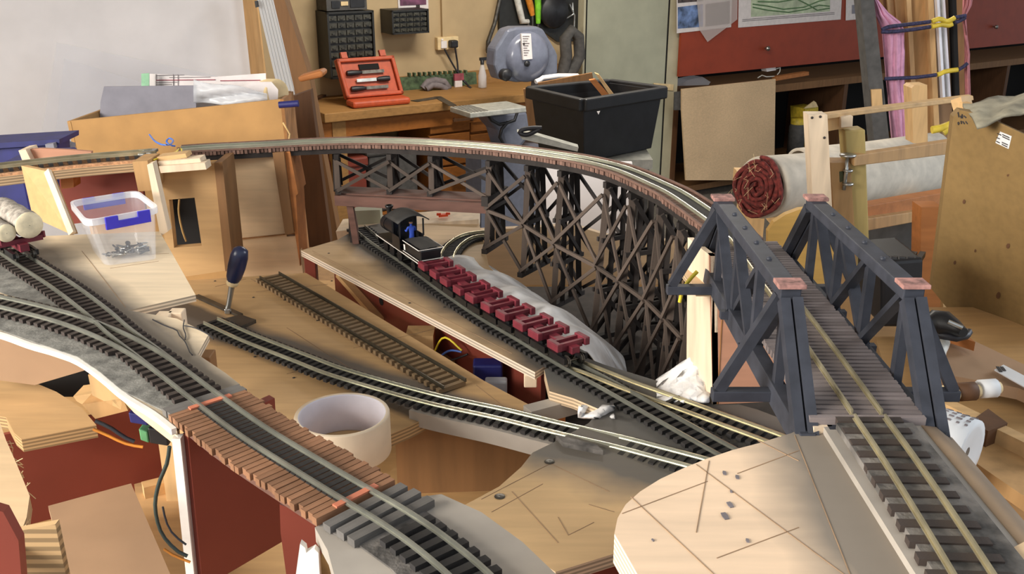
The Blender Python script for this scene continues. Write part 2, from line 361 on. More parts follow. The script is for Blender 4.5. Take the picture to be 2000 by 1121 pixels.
# ---------------------------------------------------------------- work bench
BD=0.5; zt=WP(760,210,BD).z
sA=(WP(604,205,0.3)-Vector((O.x,O.y,0))).dot(WV); sB=wrect(1136,100,1322,240,0.08)[0]-0.05
t=thing('workbench',wpt((sA+sB)/2,0.3,0),'long wooden workbench along the back wall','workbench')
b=B(); b.frame(wpt(sA,0.0,zt-0.045),WV,NV,Z,(sB-sA,BD,0.045)); b.build('worktop','bench_wood',t,0.004)
b=B(); b.frame(wpt(sA+0.35,0.0,zt),WV,NV,Z,(sB-sA-0.35,0.03,0.07)); b.build('back_board','bench_wood',t)
for q in(sA+0.05,sA+0.95,sB-0.1): 
    for off in(0.08,BD-0.07): b=B(); b.frame(wpt(q,off-0.035,0),WV,NV,Z,(0.07,0.07,zt-0.045)); b.build('leg','bench_wood',t)
b=B(); b.frame(wpt(sA,BD-0.07,zt-0.13),WV,NV,Z,(sB-sA,0.03,0.085)); b.build('apron','drawer_wood',t)
b=B(); b.frame(wpt(sA+0.05,0.02,0.28),WV,NV,Z,(sB-sA-0.1,BD-0.09,0.02)); b.build('lower_shelf','drawer_wood',t)
t=thing('drawer_unit',WP(920,300,0.42),'small brown chest of drawers under the workbench','drawers')
s0,s1,_,_=wrect(838,240,1000,260,BD-0.08)
b=B(); b.frame(wpt(s0,0.04,0.302),WV,NV,Z,(s1-s0,BD-0.12,zt-0.355)); b.build('body','drawer_wood',t)
for y0,y1 in((213,258),(262,322),(326,400)):
    d=B(); wbox(d,840,y0,918,y1,BD-0.05,0.03); d=d.build('drawer','drawer_wood',t,0.003)
    h=B(); wbox(h,886,y0+18,926,y0+23,BD-0.015,0.012); wbox(h,888,y0+18,891,y0+23,BD-0.02,0.035); wbox(h,921,y0+18,924,y0+23,BD-0.02,0.035); h.build('handle','plank_dark',d)
    d=B(); wbox(d,920,y0-3,1000,y1-4,BD-0.05,0.03); d.build('drawer','drawer_wood',t,0.003)
b=B(); s0,s1,_,_=wrect(655,240,728,300,0.5); b.frame(wpt(s0,0.12,0.302),WV,NV,Z,(s1-s0,0.28,0.26)); b.frame(wpt(s0-0.01,0.11,0.56),WV,NV,Z,(s1-s0+0.02,0.30,0.05)); tag(b.build('storage_box','redboard',None,0.01),'dark red storage box on the shelf under the workbench','box')
b=B(); s0,s1,_,_=wrect(735,240,832,300,0.5); b.frame(wpt(s0,0.12,0.302),WV,NV,Z,(s1-s0,0.27,0.3)); b.frame(wpt(s0-0.015,0.11,0.6),WV,NV,Z,(s1-s0+0.03,0.29,0.03)); tag(b.build('storage_bin','grey_dark',None,0.012),'grey plastic bin on the shelf under the workbench','bin')
# chisel case
def bp(x,y): return G(x,y,zt-CAMZ+0.001)
t=thing('chisel_case',bp(740,205),'open orange plastic chisel case standing on the workbench','tool case')
pA=bp(690,213); pB=bp(803,203); ax=(pB-pA).normalized(); wdt=(pB-pA).length; back=Vector((-ax.y,ax.x,0))
b=B(); b.frame(pA,ax,back,Z,(wdt,0.11,0.035)); b.build('base_tray','orange_plastic',t,0.012)
hinge=pA+back*0.10+Z*0.035; up=(Z*0.95+back*0.30-ax*0.12).normalized(); nf=ax.cross(up).normalized()
if nf.y>0: nf=-nf
Hh=0.20
lid=B(); lid.frame(hinge,ax,-nf,up,(wdt,0.03,Hh))
for q in((0,0,wdt,0.02),(0,Hh-0.02,wdt,0.02),(0,0,0.02,Hh),(wdt-0.02,0,0.02,Hh)): lid.frame(hinge+ax*q[0]+up*q[1],ax,nf,up,(q[2],0.018,q[3]))
lid=lid.build('lid','orange_plastic',t,0.006)
b=B(); b.frame(hinge+ax*wdt*0.36+up*(Hh-0.062),ax,nf,up,(wdt*0.34,0.008,0.028)); b.build('carry_slot','void_black',lid)
for q in(0.1,0.76): b=B(); b.frame(hinge+ax*wdt*q+up*Hh,ax,nf,up,(wdt*0.1,0.02,0.03)); b.build('latch','orange_plastic',lid)
for i,(h,flip) in enumerate(((0.125,0),(0.085,1),(0.045,0))):
    c=thing('chisel',hinge+up*h,['black handled chisel in the top slot of the orange case','black handled chisel with shiny blade in the middle slot of the orange case','black handled chisel in the lowest slot of the orange case'][i],'chisel')
    a=hinge+ax*wdt*(0.82 if flip else 0.12)+up*h+nf*0.012; e=hinge+ax*wdt*(0.25 if flip else 0.76)+up*h+nf*0.012; m=a.lerp(e,0.4)
    b=B(); b.tube([a,a.lerp(m,0.3),a.lerp(m,0.8),m],[0.013,0.015,0.012,0.007],8); b.build('handle','black_plastic',c)
    b=B(); b.beam(m,e,0.005,0.016,up); b.build('blade','steel' if i==1 else 'steel_dark',c)
# bench clutter
t=thing('framing_square',bp(850,198),'rusty steel framing square lying on the workbench','square')
b=B(); b.beam(bp(808,198),bp(860,190),0.05,0.004); b.build('long_arm','steel_dark',t); b=B(); b.beam(bp(854,189),bp(884,206),0.04,0.004); b.build('short_arm','steel_dark',t)
t=thing('try_square',bp(615,200),'dark try square at the left end of the workbench','square')
b=B(); b.beam(bp(606,199),bp(632,188),0.03,0.02); b.build('stock','plank_dark',t); b=B(); b.beam(bp(604,199)+Z*0.0,bp(618,206),0.03,0.004); b.build('blade','steel_dark',t)
b=B(); wpoly(b,[(777,152),(840,148),(930,141),(932,174),(780,178)],0.05,0.02)
for i in range(12): wbox(b,800+i*10,143-i*0.5,803+i*10,150-i*0.5,0.055,0.03)
tag(b.build('tool_strip','green_board'),'long dark green tool strip propped behind the workbench','tool rack')
t=thing('fixing_packet',WP(896,176,0.1),'small red and white hanging packet leaning behind the workbench','packet')
b=B(); wbox(b,889,156,903,176,0.09,0.015); b.build('packet_body','paper',t); b=B(); wbox(b,888,144,906,157,0.092,0.017); b.build('packet_header','print_red',t)
b=B(); b.tube([WP(x,y,0.11) for x,y in((826,173),(836,160),(850,157),(868,160),(876,170),(868,174))],0.02,7); b.tube([WP(x,y,0.13) for x,y in((832,174),(845,166),(860,168),(872,174))],0.018,7); tag(b.build('wire_bundle','print_grey'),'dull bundle of coiled wire on the workbench','wire')
t=thing('spray_bottle',WP(943,170,0.15),'clear spray bottle standing beside the bandsaw','bottle')
s0,s1,zb,zq=wrect(933,112,951,170,0.2); c=wpt((s0+s1)/2,0.2,zt); r=(s1-s0)/2
b=B(); b.lathe(c,Z,[(0.001,0),(r*0.8,0.005),(r*0.8,0.07),(r*0.4,0.12),(r*0.3,0.13)],14); b.build('bottle_body','bag_plastic',t); b=B(); b.lathe(c+Z*0.13,Z,[(r*0.36,0),(r*0.36,0.025),(0.002,0.027)],10); b.beam(c+Z*0.16-WV*0.015,c+Z*0.16+WV*0.03,0.014,0.016); b.build('trigger_head','black_plastic',t)
# pegboard and its tools
b=B(); wpoly(b,[(975,-40),(1135,-40),(1135,80),(1090,82),(1060,60),(976,76)],0.026,0.02); tag(b.build('pegboard','organiser_black'),'black pegboard on the wall above the bandsaw','pegboard')
t=thing('hacksaw',WP(970,70,0.05),'dark hacksaw hanging to the left of the bandsaw','saw')
b=B(); b.tube([WP(x,y,0.06) for x,y in((978,-10),(966,45),(953,82),(952,98),(960,103))],0.012,6); b.build('frame','steel_dark',t); b=B(); b.tube([WP(x,y,0.06) for x,y in((952,98),(968,101),(985,96))],0.02,6); b.tube([WP(x,y,0.06) for x,y in((955,84),(985,86))],0.01,6); b.build('grip','black_plastic',t)
for nm,xs,col,lab in(('hand_tool',((1009,-5),(1015,20),(1020,42),(1032,42)),'grease_pale','pale pivoted hand tool hanging above the bandsaw'),('screwdriver',((1031,-5),(1036,12),(1040,30)),'wire_orange','orange handled driver hanging above the bandsaw'),('paint_scraper',((1050,-5),(1051,18),(1051,46)),'green_bright','bright green handled tool hanging above the bandsaw')):
    t=thing(nm,WP(xs[1][0],xs[1][1],0.05),lab,'tool'); P=[WP(x,y,0.05) for x,y in xs]
    b=B(); b.tube(P,[0.02]*(len(P)-1)+[0.014],7); b.build('handle',col,t); b=B(); b.tube([P[-1],P[-1]-Z*0.06],0.008,6); b.build('shank','steel_dark',t)
t=thing('pincers',WP(1110,20,0.04),'black handled pincers hanging on the pegboard','pliers')
b=B(); b.tube([WP(x,y,0.05) for x,y in((1086,48),(1105,36),(1120,28),(1118,5))],0.006,6); b.tube([WP(x,y,0.05) for x,y in((1121,60),(1122,30),(1112,8))],0.006,6); b.build('arms','steel',t); b=B(); b.lathe(WP(1083,22,0.06),NV,[(0.002,0.02),(0.09,0.015),(0.1,0),(0.09,-0.03)],16); b.build('disc','black_plastic',t)
t=thing('clamp',WP(1110,120,0.2),'heavy cast iron clamp standing between the bandsaw and the cabinet','clamp')
b=B(); b.tube([WP(x,y,0.22) for x,y in((1098,148),(1106,110),(1104,75),(1116,60),(1130,72),(1132,110),(1120,135),(1108,148))],0.035,8); b.build('jaw','grey_dark',t)
# ---------------------------------------------------------------- bandsaw
SO=0.85   # distance of the saw face from the wall
t=thing('bandsaw',WP(1030,300,SO-0.2),'blue-grey bandsaw with domed wheel cover and slotted table','bandsaw')
oc=[(966,128),(968,96),(992,58),(1008,53),(1050,52),(1062,57),(1086,98),(1090,108),(1090,145),(1076,153),(1060,150),(1030,160),(1010,161),(975,155)]
b=B(); wpoly(b,oc,SO,0.09); b.build('wheel_housing','saw_blue',t,0.012)
s0,s1,zb,zq=wrect(988,70,1070,152,SO); rr=(s1-s0)/2; c=wpt((s0+s1)/2,SO,(zb+zq)/2)
b=B(); b.lathe(c,NV,[(rr,0),(rr*0.97,0.018),(rr*0.8,0.036),(rr*0.5,0.05),(rr*0.2,0.056),(0.001,0.057)],40); b.build('wheel_cover','saw_cover',t)
b=B(); b.prism([WP(x,y,SO+0.062) for x,y in((1018,66),(1037,66),(1040,115),(1022,117))],NV*-0.012); lb=b.build('label_strip','paper',t)
for i in range(9):
    y=70+i*4.6; b=B(); b.prism([WP(x,yy,SO+0.0635) for x,yy in((1021+i*0.3,y),(1034-(i%3)*2,y),(1034-(i%3)*2,y+1.5),(1021+i*0.3,y+1.5))],NV*-0.001); b.build('print_line','print_grey',lb)
b=B(); wpoly(b,[(1021,84),(1025,83),(1025,88),(1022,88)],SO+0.0638,0.001); b.build('print_mark','ink',lb)
b=B(); b.lathe(WP(1028,124,SO+0.05),NV,[(0.014,0),(0.014,0.012),(0.001,0.014)],14); b.build('cover_knob','black_plastic',t)
b=B(); b.lathe(WP(983,145,SO),NV,[(0.028,0),(0.03,0.03),(0.022,0.04),(0.001,0.042)],16); b.build('tension_knob','black_plastic',t)
b=B(); wpoly(b,[(1058,152),(1088,150),(1088,200),(1060,250),(1034,250),(1052,200)],SO-0.03,0.09); b.build('column','saw_blue',t)
tz=WP(985,207,SO+0.1).z
tb=B(); q0=wrect(918,200,1032,215,SO+0.18); tb.frame(wpt(q0[0],SO-0.02,tz-0.025),WV,NV,Z,(q0[1]-q0[0],0.20,0.025)); tb=tb.build('table','saw_table',t,0.004)
for i in range(6): b=B(); b.frame(wpt(q0[0]+0.01+i*0.017,SO-0.015,tz-0.004),WV,NV,Z,(0.006,0.19,0.0055)); b.build('slot','grey_dark',tb)
b=B(); wpoly(b,[(950,222),(1030,215),(1040,262),(1010,300),(985,290),(975,255),(958,236)],SO,0.15); b.build('lower_housing','saw_blue',t,0.02)
b=B(); b.tube([WP(x,y,SO+0.03) for x,y in((952,222),(960,235),(975,243),(990,240),(1005,235),(1010,220))],0.008,6); b.tube([WP(x,y,SO+0.03) for x,y in((992,238),(980,252),(976,268),(984,282))],0.008,6); b.build('trunnion','black_plastic',t)
b=B(); wpoly(b,[(940,290),(1060,284),(1060,640),(940,650)],SO,0.16); b.build('stand','saw_blue',t)
b=B(); b.tube([WP(x,y,SO+0.05) for x,y in((1046,160),(1055,156),(1060,152),(1090,148),(1128,148),(1135,152),(1132,158))],0.012,7); tag(b.build('plastic_basket','white_paint'),'white plastic basket rim behind the black tub','basket')
# ---------------------------------------------------------------- tall cupboard
CO=0.08
t=thing('tall_cupboard',WP(1230,330,CO),'tall pale grey-green cupboard with cream stiles','cupboard')
s0,s1,_,_=wrect(1136,100,1322,240,CO)
b=B(); b.frame(wpt(s0,0.005,0),WV,NV,Z,(s1-s0,CO-0.03,2.3)); b.build('carcass','cabinet_cream',t)
sd0,sd1,_,_=wrect(1143,100,1297,240,CO)
b=B(); b.frame(wpt(sd0,CO-0.02,0.08),WV,NV,Z,(sd1-sd0,0.02,2.2)); b.build('door','cabinet_green',t)
for a,bx in((s0,sd0-0.012),(sd1+0.012,s1)): b=B(); b.frame(wpt(a,CO-0.02,0),WV,NV,Z,(bx-a,0.024,2.3)); b.build('stile','cabinet_cream',t)
for a in(sd0-0.012,sd1): b=B(); b.frame(wpt(a,CO-0.02,0),WV,NV,Z,(0.012,0.0215,2.3)); b.build('door_gap','void_black',t)
b=B(); wpoly(b,[(1277,162),(1316,165),(1315,177),(1280,174)],CO+0.012,0.004); b.build('masking_tape','cream_card',t)
# ---------------------------------------------------------------- red fold-up panel with posters
PO=0.12
t=thing('fold_up_baseboard',WP(1660,140,PO),'long red-brown hinged board pinned with posters','board')
po=Vector((O.x,O.y,0)); s0=(WP(1326,150,PO)-po).dot(WV); s1=s0+6.4
zb=WP(1500,133,PO).z
b=B(); b.frame(wpt(s0,PO-0.02,zb),WV,NV,Z,(s1-s0,0.02,2.35-zb)); b.build('panel_board','redpanel',t)
for x,y in((1494,94),(1940,52)): b=B(); b.lathe(WP(x,y,PO),NV,[(0.006,0),(0.006,0.012),(0.016,0.02),(0.016,0.034),(0.001,0.04)],14); b.build('knob','steel',t)
def poster(name,quad,off,mat,label):
    t=thing(name,WP(*quad[-1],off),label,'poster'); b=B(); wpoly(b,quad,off,0.002); b.build('sheet',mat,t); return t
t=poster('photo_poster',[(1322,-60),(1432,-70),(1428,53),(1322,65)],PO+0.006,'paper','poster of four photographs pinned beside the cupboard')
for q,m in((((1324,14),(1373,8),(1373,52),(1324,56)),'photo_blue'),(((1378,8),(1426,2),(1425,46),(1378,52)),'photo_dark'),(((1324,-50),(1373,-55),(1373,2),(1324,6)),'photo_dark'),(((1378,-55),(1426,-60),(1426,-6),(1378,0)),'photo_blue')):
    b=B(); wpoly(b,q,PO+0.008,0.001); b.build('photograph',m,t)
b=B(); wpoly(b,[(1358,-40),(1442,-60),(1440,38),(1382,82),(1366,58)],PO+0.014,0.001); tag(b.build('plastic_sleeve','tape_clear'),'torn clear plastic sleeve hanging over the photo poster','plastic sheet')
t=poster('track_plan',[(1444,-70),(1648,-80),(1642,38),(1442,54)],PO+0.006,'paper','white track plan with green winding lines pinned on the red panel')
b=B(); wpoly(b,[(1468,-60),(1622,-66),(1621,22),(1467,33)],PO+0.008,0.001); b.build('plan_ground','map_green',t)
for i,pts in enumerate([((1470,14),(1500,20),(1540,24),(1575,18),(1600,10),(1620,12)),((1470,8),(1500,12),(1530,18),(1570,14),(1600,2),(1620,-2)),((1480,3),(1520,4),(1556,-2),(1580,10),(1596,20),(1620,16)),((1470,-6),(1510,-4),(1550,-8),(1590,-14),(1620,-10))]):
    b=B(); b.tube([WP(x,y,PO+0.009) for x,y in pts],0.004,5); b.build('track_line','map_line',t)
for i,y in enumerate((38,41)): b=B(); wpoly(b,[(1450,y),(1630,y-14),(1630,y-13),(1450,y+1)],PO+0.008,0.001); b.build('caption_line','print_grey',t)
t=poster('printed_sheet',[(1654,-80),(1700,-84),(1692,36),(1652,40)],PO+0.006,'paper','small printed sheet pinned to the right of the track plan')
b=B(); wpoly(b,[(1664,10),(1690,8),(1690,25),(1664,27)],PO+0.008,0.001); b.build('photograph','grey_card',t)
# shelf unit below the red panel
t=thing('shelf_unit',WP(1600,300,PO-0.2),'dark shelving under the red panel','shelves')
zs=WP(1600,158,PO).z
b=B(); b.frame(wpt(s0,-0.46,zs-0.05),WV,NV,Z,(s1-s0,PO+0.44,0.05)); b.build('shelf','plank_brown',t)
b=B(); b.frame(wpt(s0,-0.46,0.02),WV,NV,Z,(s1-s0,PO+0.44,0.04)); b.build('shelf','plank_brown',t)
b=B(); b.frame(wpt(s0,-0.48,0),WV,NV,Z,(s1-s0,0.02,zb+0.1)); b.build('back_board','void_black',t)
for q in(0.0,1.62,3.6,5.2): b=B(); b.frame(wpt(s0+q,-0.44,0.06),WV,NV,Z,(0.04,PO+0.41,zs-0.11)); b.build('upright','plank_dark',t)
b=B(); b.prism([WP(x,y,PO-0.15) for x,y in((1322,168),(1345,156),(1372,150),(1388,160),(1384,166))],NV*-0.1); tag(b.build('plastic_bag','bag_plastic'),'crumpled clear bag on the shelf beside the cupboard','bag')
t=thing('connector_block',WP(1505,138,PO-0.05),'white connector block with loose wires on the shelf edge','connector')
b=B(); wpoly(b,[(1496,134),(1515,131),(1516,137),(1498,140)],PO-0.02,0.05); b.build('block','white_paint',t); b=B(); b.tube([WP(x,y,PO-0.01) for x,y in((1517,134),(1524,132),(1523,140),(1518,146))],0.004,5); b.tube([WP(x,y,PO-0.01) for x,y in((1480,152),(1488,147),(1497,150),(1512,149))],0.004,5); b.build('loose_wire','grease_pale',t)
b=B(); wpoly(b,[(1516,150),(1580,140),(1580,147),(1516,158)],PO+0.01,0.04); tag(b.build('wood_strip','pine_orange'),'orange wood strip lying along the shelf edge','wood strip')
b=B(); wpoly(b,[(1332,174),(1515,154),(1512,352),(1340,352),(1332,214)],PO+0.12,0.012); tag(b.build('plywood_sheet','ply_pale_v'),'blank plywood sheet leaning below the red panel','plywood')
b=B(); wpoly(b,[(1318,180),(1332,178),(1332,215),(1317,215)],PO+0.1,0.01); tag(b.build('dark_offcut','grey_dark'),'small dark board between the cupboard and the plywood sheet','board')
t=thing('glue_bottle',WP(1545,290,PO-0.1),'dark jar with a yellow lid on the lower shelf','jar')
c=WP(1552,300,PO-0.1); b=B(); b.lathe(c,Z,[(0.001,0),(0.06,0.005),(0.06,0.20),(0.05,0.22)],14); b.build('jar_body','grey_dark',t); b=B(); b.lathe(c+Z*0.22,Z,[(0.052,0),(0.052,0.04),(0.001,0.042)],14); b.build('jar_lid','yellow_plastic',t)
t=thing('screw_box',WP(1585,232,PO-0.05),'yellow cardboard box of screws on the dark shelf','box')
b=B(); wpoly(b,[(1572,212),(1598,208),(1600,300),(1574,300)],PO-0.08,0.14); b.build('box_body','yellow_plastic',t); b=B(); wpoly(b,[(1570,212),(1590,197),(1594,200),(1598,209)],PO-0.07,0.006); b.build('flap','cream_card',t)
# ================================================================ middle ground left: leaning sheets, cardboard box, papers
def vpoly(bl,pts,Y,th,slope=0.0):
    """upright sheet whose front passes the pixels at forward distance Y (+slope per pixel of x)"""
    return bl.prism([W(x,y,Y+slope*(x-pts[0][0])) for x,y in pts],(0,th,0))
t=thing('side_table',(-0.80,1.9,0),'low work table carrying the cardboard box','table')
b=B(); b.box((-0.80,1.90,0.98),(1.0,0.54,0.04)); b.build('table_top','plank_tan',t)
for x in(-1.25,-0.35):
    for y in(1.68,2.12): b=B(); b.box((x,y,0.48),(0.07,0.07,0.96)); b.build('leg','plank_tan',t)
TT=1.0
t=thing('white_door_leaf',W(300,400,3.4),'large white door leaf leaning upright behind the cardboard box','door leaf')
a=W(-260,0,2.7); c=W(474,0,3.35); e=W(489,150,3.38)
dx=(Vector((c.x,c.y,0))-Vector((a.x,a.y,0))); wd=dx.length; dx.normalize(); nb=Vector((-dx.y,dx.x,0))
lean=(W(474,0,3.35)-W(490,150,3.35)).normalized()
lean=Vector((lean.x,0.0,lean.z)).normalized()
foot=c-lean*(c.z/lean.z)
b=B(); b.frame(foot-dx*wd,dx,nb,lean,(wd,0.04,2.45)); b.build('face','white_paint',t)
b=B(); b.frame(foot,dx,nb,lean,(0.045,0.05,2.45)); b.build('edge_strip','plank_tan',t)
b=B(); b.prism([PL(x,y,a.lerp(c,0.6)-nb*0.12,nb) for x,y in((112,83),(390,140),(520,172),(520,330),(70,330))],nb*0.003); tag(b.build('acrylic_sheet','clear_sheet'),'clear acrylic sheet leaning on the white door leaf','plastic sheet')
b=B(); b.prism([PL(x,y,a.lerp(c,0.6)-nb*0.17,nb) for x,y in((126,114),(290,165),(320,330),(100,330))],nb*0.003); tag(b.build('acrylic_offcut','clear_sheet'),'smaller clear acrylic offcut in front of the larger sheet','plastic sheet')
for i,(x0,x1,x2,x3,Y,m,lab) in enumerate(((497,538,590,545,3.2,'poly_sheet','ribbed translucent plastic sheet leaning beside the door leaf'),(488,500,524,512,3.3,'plank_tan','narrow tan board leaning against the door leaf edge'))):
    b=B(); 
    n=7 if i==0 else 1
    for k in range(n):
        f0=k/n; f1=(k+0.82)/n
        q=[(x0+(x1-x0)*f0,-20),(x0+(x1-x0)*f1,-20),(x3+(x2-x3)*f1,185),(x3+(x2-x3)*f0,185)]
        vpoly(b,[(q[0][0],q[0][1]),(q[1][0],q[1][1]),(q[1][0]+(q[2][0]-q[1][0])*3.2,640),(q[0][0]+(q[3][0]-q[0][0])*3.2,640)],Y,0.012 if k%2 else 0.02)
    tag(b.build('leaning_sheet',m),lab,'sheet')
b=B(); vpoly(b,[(497,2),(501,2),(503,14),(499,15)],3.17,0.02); tag(b.build('black_clip','black_plastic'),'small black clip on the edge of the door leaf','clip')
# two planks leaning behind the ply risers
b=B(); vpoly(b,[(534,0),(556,0),(604,150),(662,470),(626,480),(574,170)],2.35,0.05); tag(b.build('leaning_plank','plank_brown'),'tall brown plank leaning behind the plywood riser','plank')
b=B(); vpoly(b,[(566,190),(606,176),(645,470),(640,660),(592,650),(588,330)],2.2,0.03); tag(b.build('leaning_board','plank_dark'),'dark brown board leaning beside the tall plank','board')
b=B(); b.prism([W(x,y,2.0) for x,y in((580,151),(625,138),(632,142),(630,151),(585,161))],(0,0.05,0)); tag(b.build('wood_offcut','pine_orange',None,0.004),'rounded pale wood offcut sticking out beside the tall plank','wood offcut')
# cardboard box
BY=1.72
t=thing('cardboard_box',(W(340,260,BY).x,BY+0.2,TT),'large tan cardboard box behind the curved trestle','box')
A0=W(131,237,BY); A1=W(547,194,BY+0.05)
b=B(); b.prism([A0,A1,Vector((A1.x+0.012,A1.y,TT)),Vector((A0.x+0.02,A0.y,TT))],(0,0.006,0)); b.build('front_panel','cardboard',t)
b=B(); b.prism([A1,A1+Vector((-0.03,0.22,-0.02)),Vector((A1.x-0.02,A1.y+0.22,TT)),Vector((A1.x+0.012,A1.y,TT))],(0.006,0,0)); b.build('side_panel','cardboard_edge',t)
b=B(); b.prism([A0,A0+Vector((0.02,0.22,0)),Vector((A0.x+0.03,A0.y+0.22,TT)),Vector((A0.x+0.02,A0.y,TT))],(0.006,0,0)); b.build('side_panel','cardboard',t)
b=B(); b.prism([A0+Vector((0.02,0.22,0)),A1+Vector((-0.03,0.22,-0.02)),Vector((A1.x-0.02,A1.y+0.22,TT)),Vector((A0.x+0.03,A0.y+0.22,TT))],(0,0.006,0)); b.build('back_panel','cardboard',t)
def sheet(name,pts,Y,mat,label,cat,th=0.002,slope=0):
    b=B(); vpoly(b,pts,Y,th,slope); o=b.build(name,mat); return tag(o,label,cat)
sheet('grey_card',[(203,169),(383,167),(383,300),(193,300),(196,200)],BY+0.1,'grey_card','sheet of grey card standing in the cardboard box','card',0.003)
sheet('grey_card',[(199,196),(240,196),(240,310),(193,310)],BY+0.12,'grey_card','narrow grey card edge behind the larger grey card','card',0.003)
sheet('green_note',[(276,144),(291,143),(291,300),(276,300)],BY+0.13,'green_note','pale green slip of paper poking out of the box','paper')
for j,(pts,lab,lines) in enumerate((([(292,144),(420,150),(519,143),(524,300),(292,300)],'white printed form with red lines standing in the box',1),([(500,160),(530,160),(543,175),(540,300),(470,300),(440,178)],'folded white paper beside the rolled card',0))):
    t=thing('paper_form',W(400,200,BY+0.16),lab,'paper'); b=B(); vpoly(b,pts,BY+0.16-0.03*j,0.002); b.build('sheet','paper',t)
    if lines:
        for (x0,x1,y,hh,m) in((304,420,156,1.6,'print_red'),(430,508,157,1.6,'print_red'),(304,360,147,1,'print_grey'),(330,410,151,1,'print_grey'),(304,345,161,1,'print_grey'),(304,335,165,1,'print_grey')):
            b=B(); b.prism([W(x,yy,BY+0.158) for x,yy in((x0,y),(x1,y-1),(x1,y-1+hh),(x0,y+hh))],(0,0.001,0)); b.build('print_line',m,t)
        for x in(304,338,347): b=B(); b.prism([W(xx,yy,BY+0.158) for xx,yy in((x,145),(x+0.8,145),(x+0.8,168),(x,168))],(0,0.001,0)); b.build('print_line','print_grey',t)
b=B(); rows=[]
for i in range(7):
    row=[]
    for j in range(9):
        x=378+j*18; y=155+j*3.2+i*(8-0.55*j)+3*math.sin(i*1.7+j); row.append(W(x,y,BY+0.085+0.012*math.sin(i*1.3+j*0.9)))
    rows.append(row)
b.grid(rows); tag(b.build('plastic_bag','bag_plastic',None,0,0.0015),'crumpled translucent plastic bag hanging over the box edge','bag')
c=W(548,180,BY+0.2); b=B(); ax=(W(575,200,BY+0.12)-W(525,150,BY+0.3)).normalized()
b.lathe(W(470,178,BY+0.24),(W(560,182,BY+0.12)-W(470,178,BY+0.24)),[(0.001,0),(0.026,0),(0.026,0.135),(0.023,0.137),(0.001,0.13)],30); tag(b.build('rolled_card','cream_card'),'rolled cream card tube resting on the box','card tube')
b=B(); b.tube([W(545,205,BY+0.02),W(583,202,BY+0.02)],[0.006,0.006],10); tag(b.build('marker_pen','navy'),'blue marker pen lying beside the cardboard box','pen')
b=B(); b.tube([W(553,240,BY+0.0),W(566,262,BY-0.02),W(564,275,BY-0.02)],0.0016,6); tag(b.build('bent_wire','wire_tan'),'bent copper wire at the corner of the cardboard box','wire')
# blue crates at the far left
t=thing('blue_crate',W(60,320,1.45),'dark blue plastic crate with a pale clip behind the left frame','crate')
b=B(); b.prism([W(-60,290,1.45),W(112,276,1.45),W(112,420,1.45),W(-60,440,1.45)],(0,0.05,0)); b.build('crate_body','navy',t,0.006)
b=B(); b.prism([W(-66,283,1.44),W(116,272,1.44),W(116,282,1.44),W(-66,294,1.44)],(0,0.07,0)); b.build('crate_lid','navy',t)
b=B(); b.prism([W(88,282,1.43),W(104,280,1.43),W(106,290,1.43),W(90,292,1.43)],(0,0.01,0)); b.build('clip','grey_card',t)
b=B(); vpoly(b,[(108,275),(137,284),(137,310),(108,310)],1.5,0.02); tag(b.build('grey_box','grey_card'),'small grey box behind the blue crate','box')
t=thing('blue_bin',W(30,420,1.2),'deep blue plastic bin under the left hand frame','bin')
b=B(); b.prism([W(-60,345,1.2),W(48,338,1.2),W(64,418,1.2),W(-60,430,1.2)],(0,0.16,0)); b.build('bin_body','navy',t,0.004)
b=B(); b.prism([W(-60,352,1.196),W(50,345,1.196),W(51,351,1.196),W(-60,358,1.196)],(0,0.01,0)); b.build('rim','navy',t)
# ================================================================ black tub with offcuts
TY=3.55
t=thing('black_tub',W(1160,300,TY+0.2),'large black plastic tub holding wood offcuts in front of the cupboard','tub')
ps=[W(1036,172,TY+0.18),W(1142,197,TY-0.12),W(1294,172,TY+0.16),W(1185,160,TY+0.5)]
rz=sum(p.z for p in ps)/4
ps=[Vector((p.x,p.y,rz)) for p in (G(1036,174,rz-CAMZ),G(1140,198,rz-CAMZ),G(1295,174,rz-CAMZ),G(1190,160,rz-CAMZ))]
cen=sum(ps,Vector())/4; bz=W(1150,292,cen.y).z
bot=[Vector((cen.x+(p.x-cen.x)*0.87,cen.y+(p.y-cen.y)*0.87,bz)) for p in ps]
inn=[cen+(p-cen)*0.95 for p in ps]; ib=[q+Z*0.01+(Vector((cen.x,cen.y,q.z))-q)*0.05 for q in bot]
b=B(); b.add(ps+bot+inn+ib,[(i,(i+1)%4,4+(i+1)%4,4+i) for i in range(4)]+[(7,6,5,4)]+[(8+i,12+i,12+(i+1)%4,8+(i+1)%4) for i in range(4)]+[(12,13,14,15)]+[(i,8+i,8+(i+1)%4,(i+1)%4) for i in range(4)]); b.build('tub_wall','tub_black',t,0.01)
b=B(); rim=[cen+(p-cen)*1.035 for p in ps]
for i in range(4): b.beam(rim[i]-Z*0.012,rim[(i+1)%4]-Z*0.012,0.03,0.045)
b.build('rim','tub_black',t,0.006)
b=B(); b.prism([W(1166,218,cen.y-0.44),W(1172,217,cen.y-0.44),W(1169,224,cen.y-0.44)],(0,0.003,0)); b.build('paint_splash','white_paint',t)
for pts,m,lab in(([(1162,143),(1170,146),(1198,183),(1190,185)],'pine','long pale strip of wood sticking out of the black tub'),([(1151,157),(1163,155),(1190,185),(1176,187)],'pine_orange','wide orange wood offcut in the black tub')):
    b=B(); q=[W(x,y,cen.y+0.06) for x,y in pts]; q[2]=q[2]+(q[2]-q[1])*0.7; q[3]=q[3]+(q[3]-q[0])*0.7; b.prism(q,(0,0.03,0)); tag(b.build('wood_offcut',m),lab,'wood offcut')
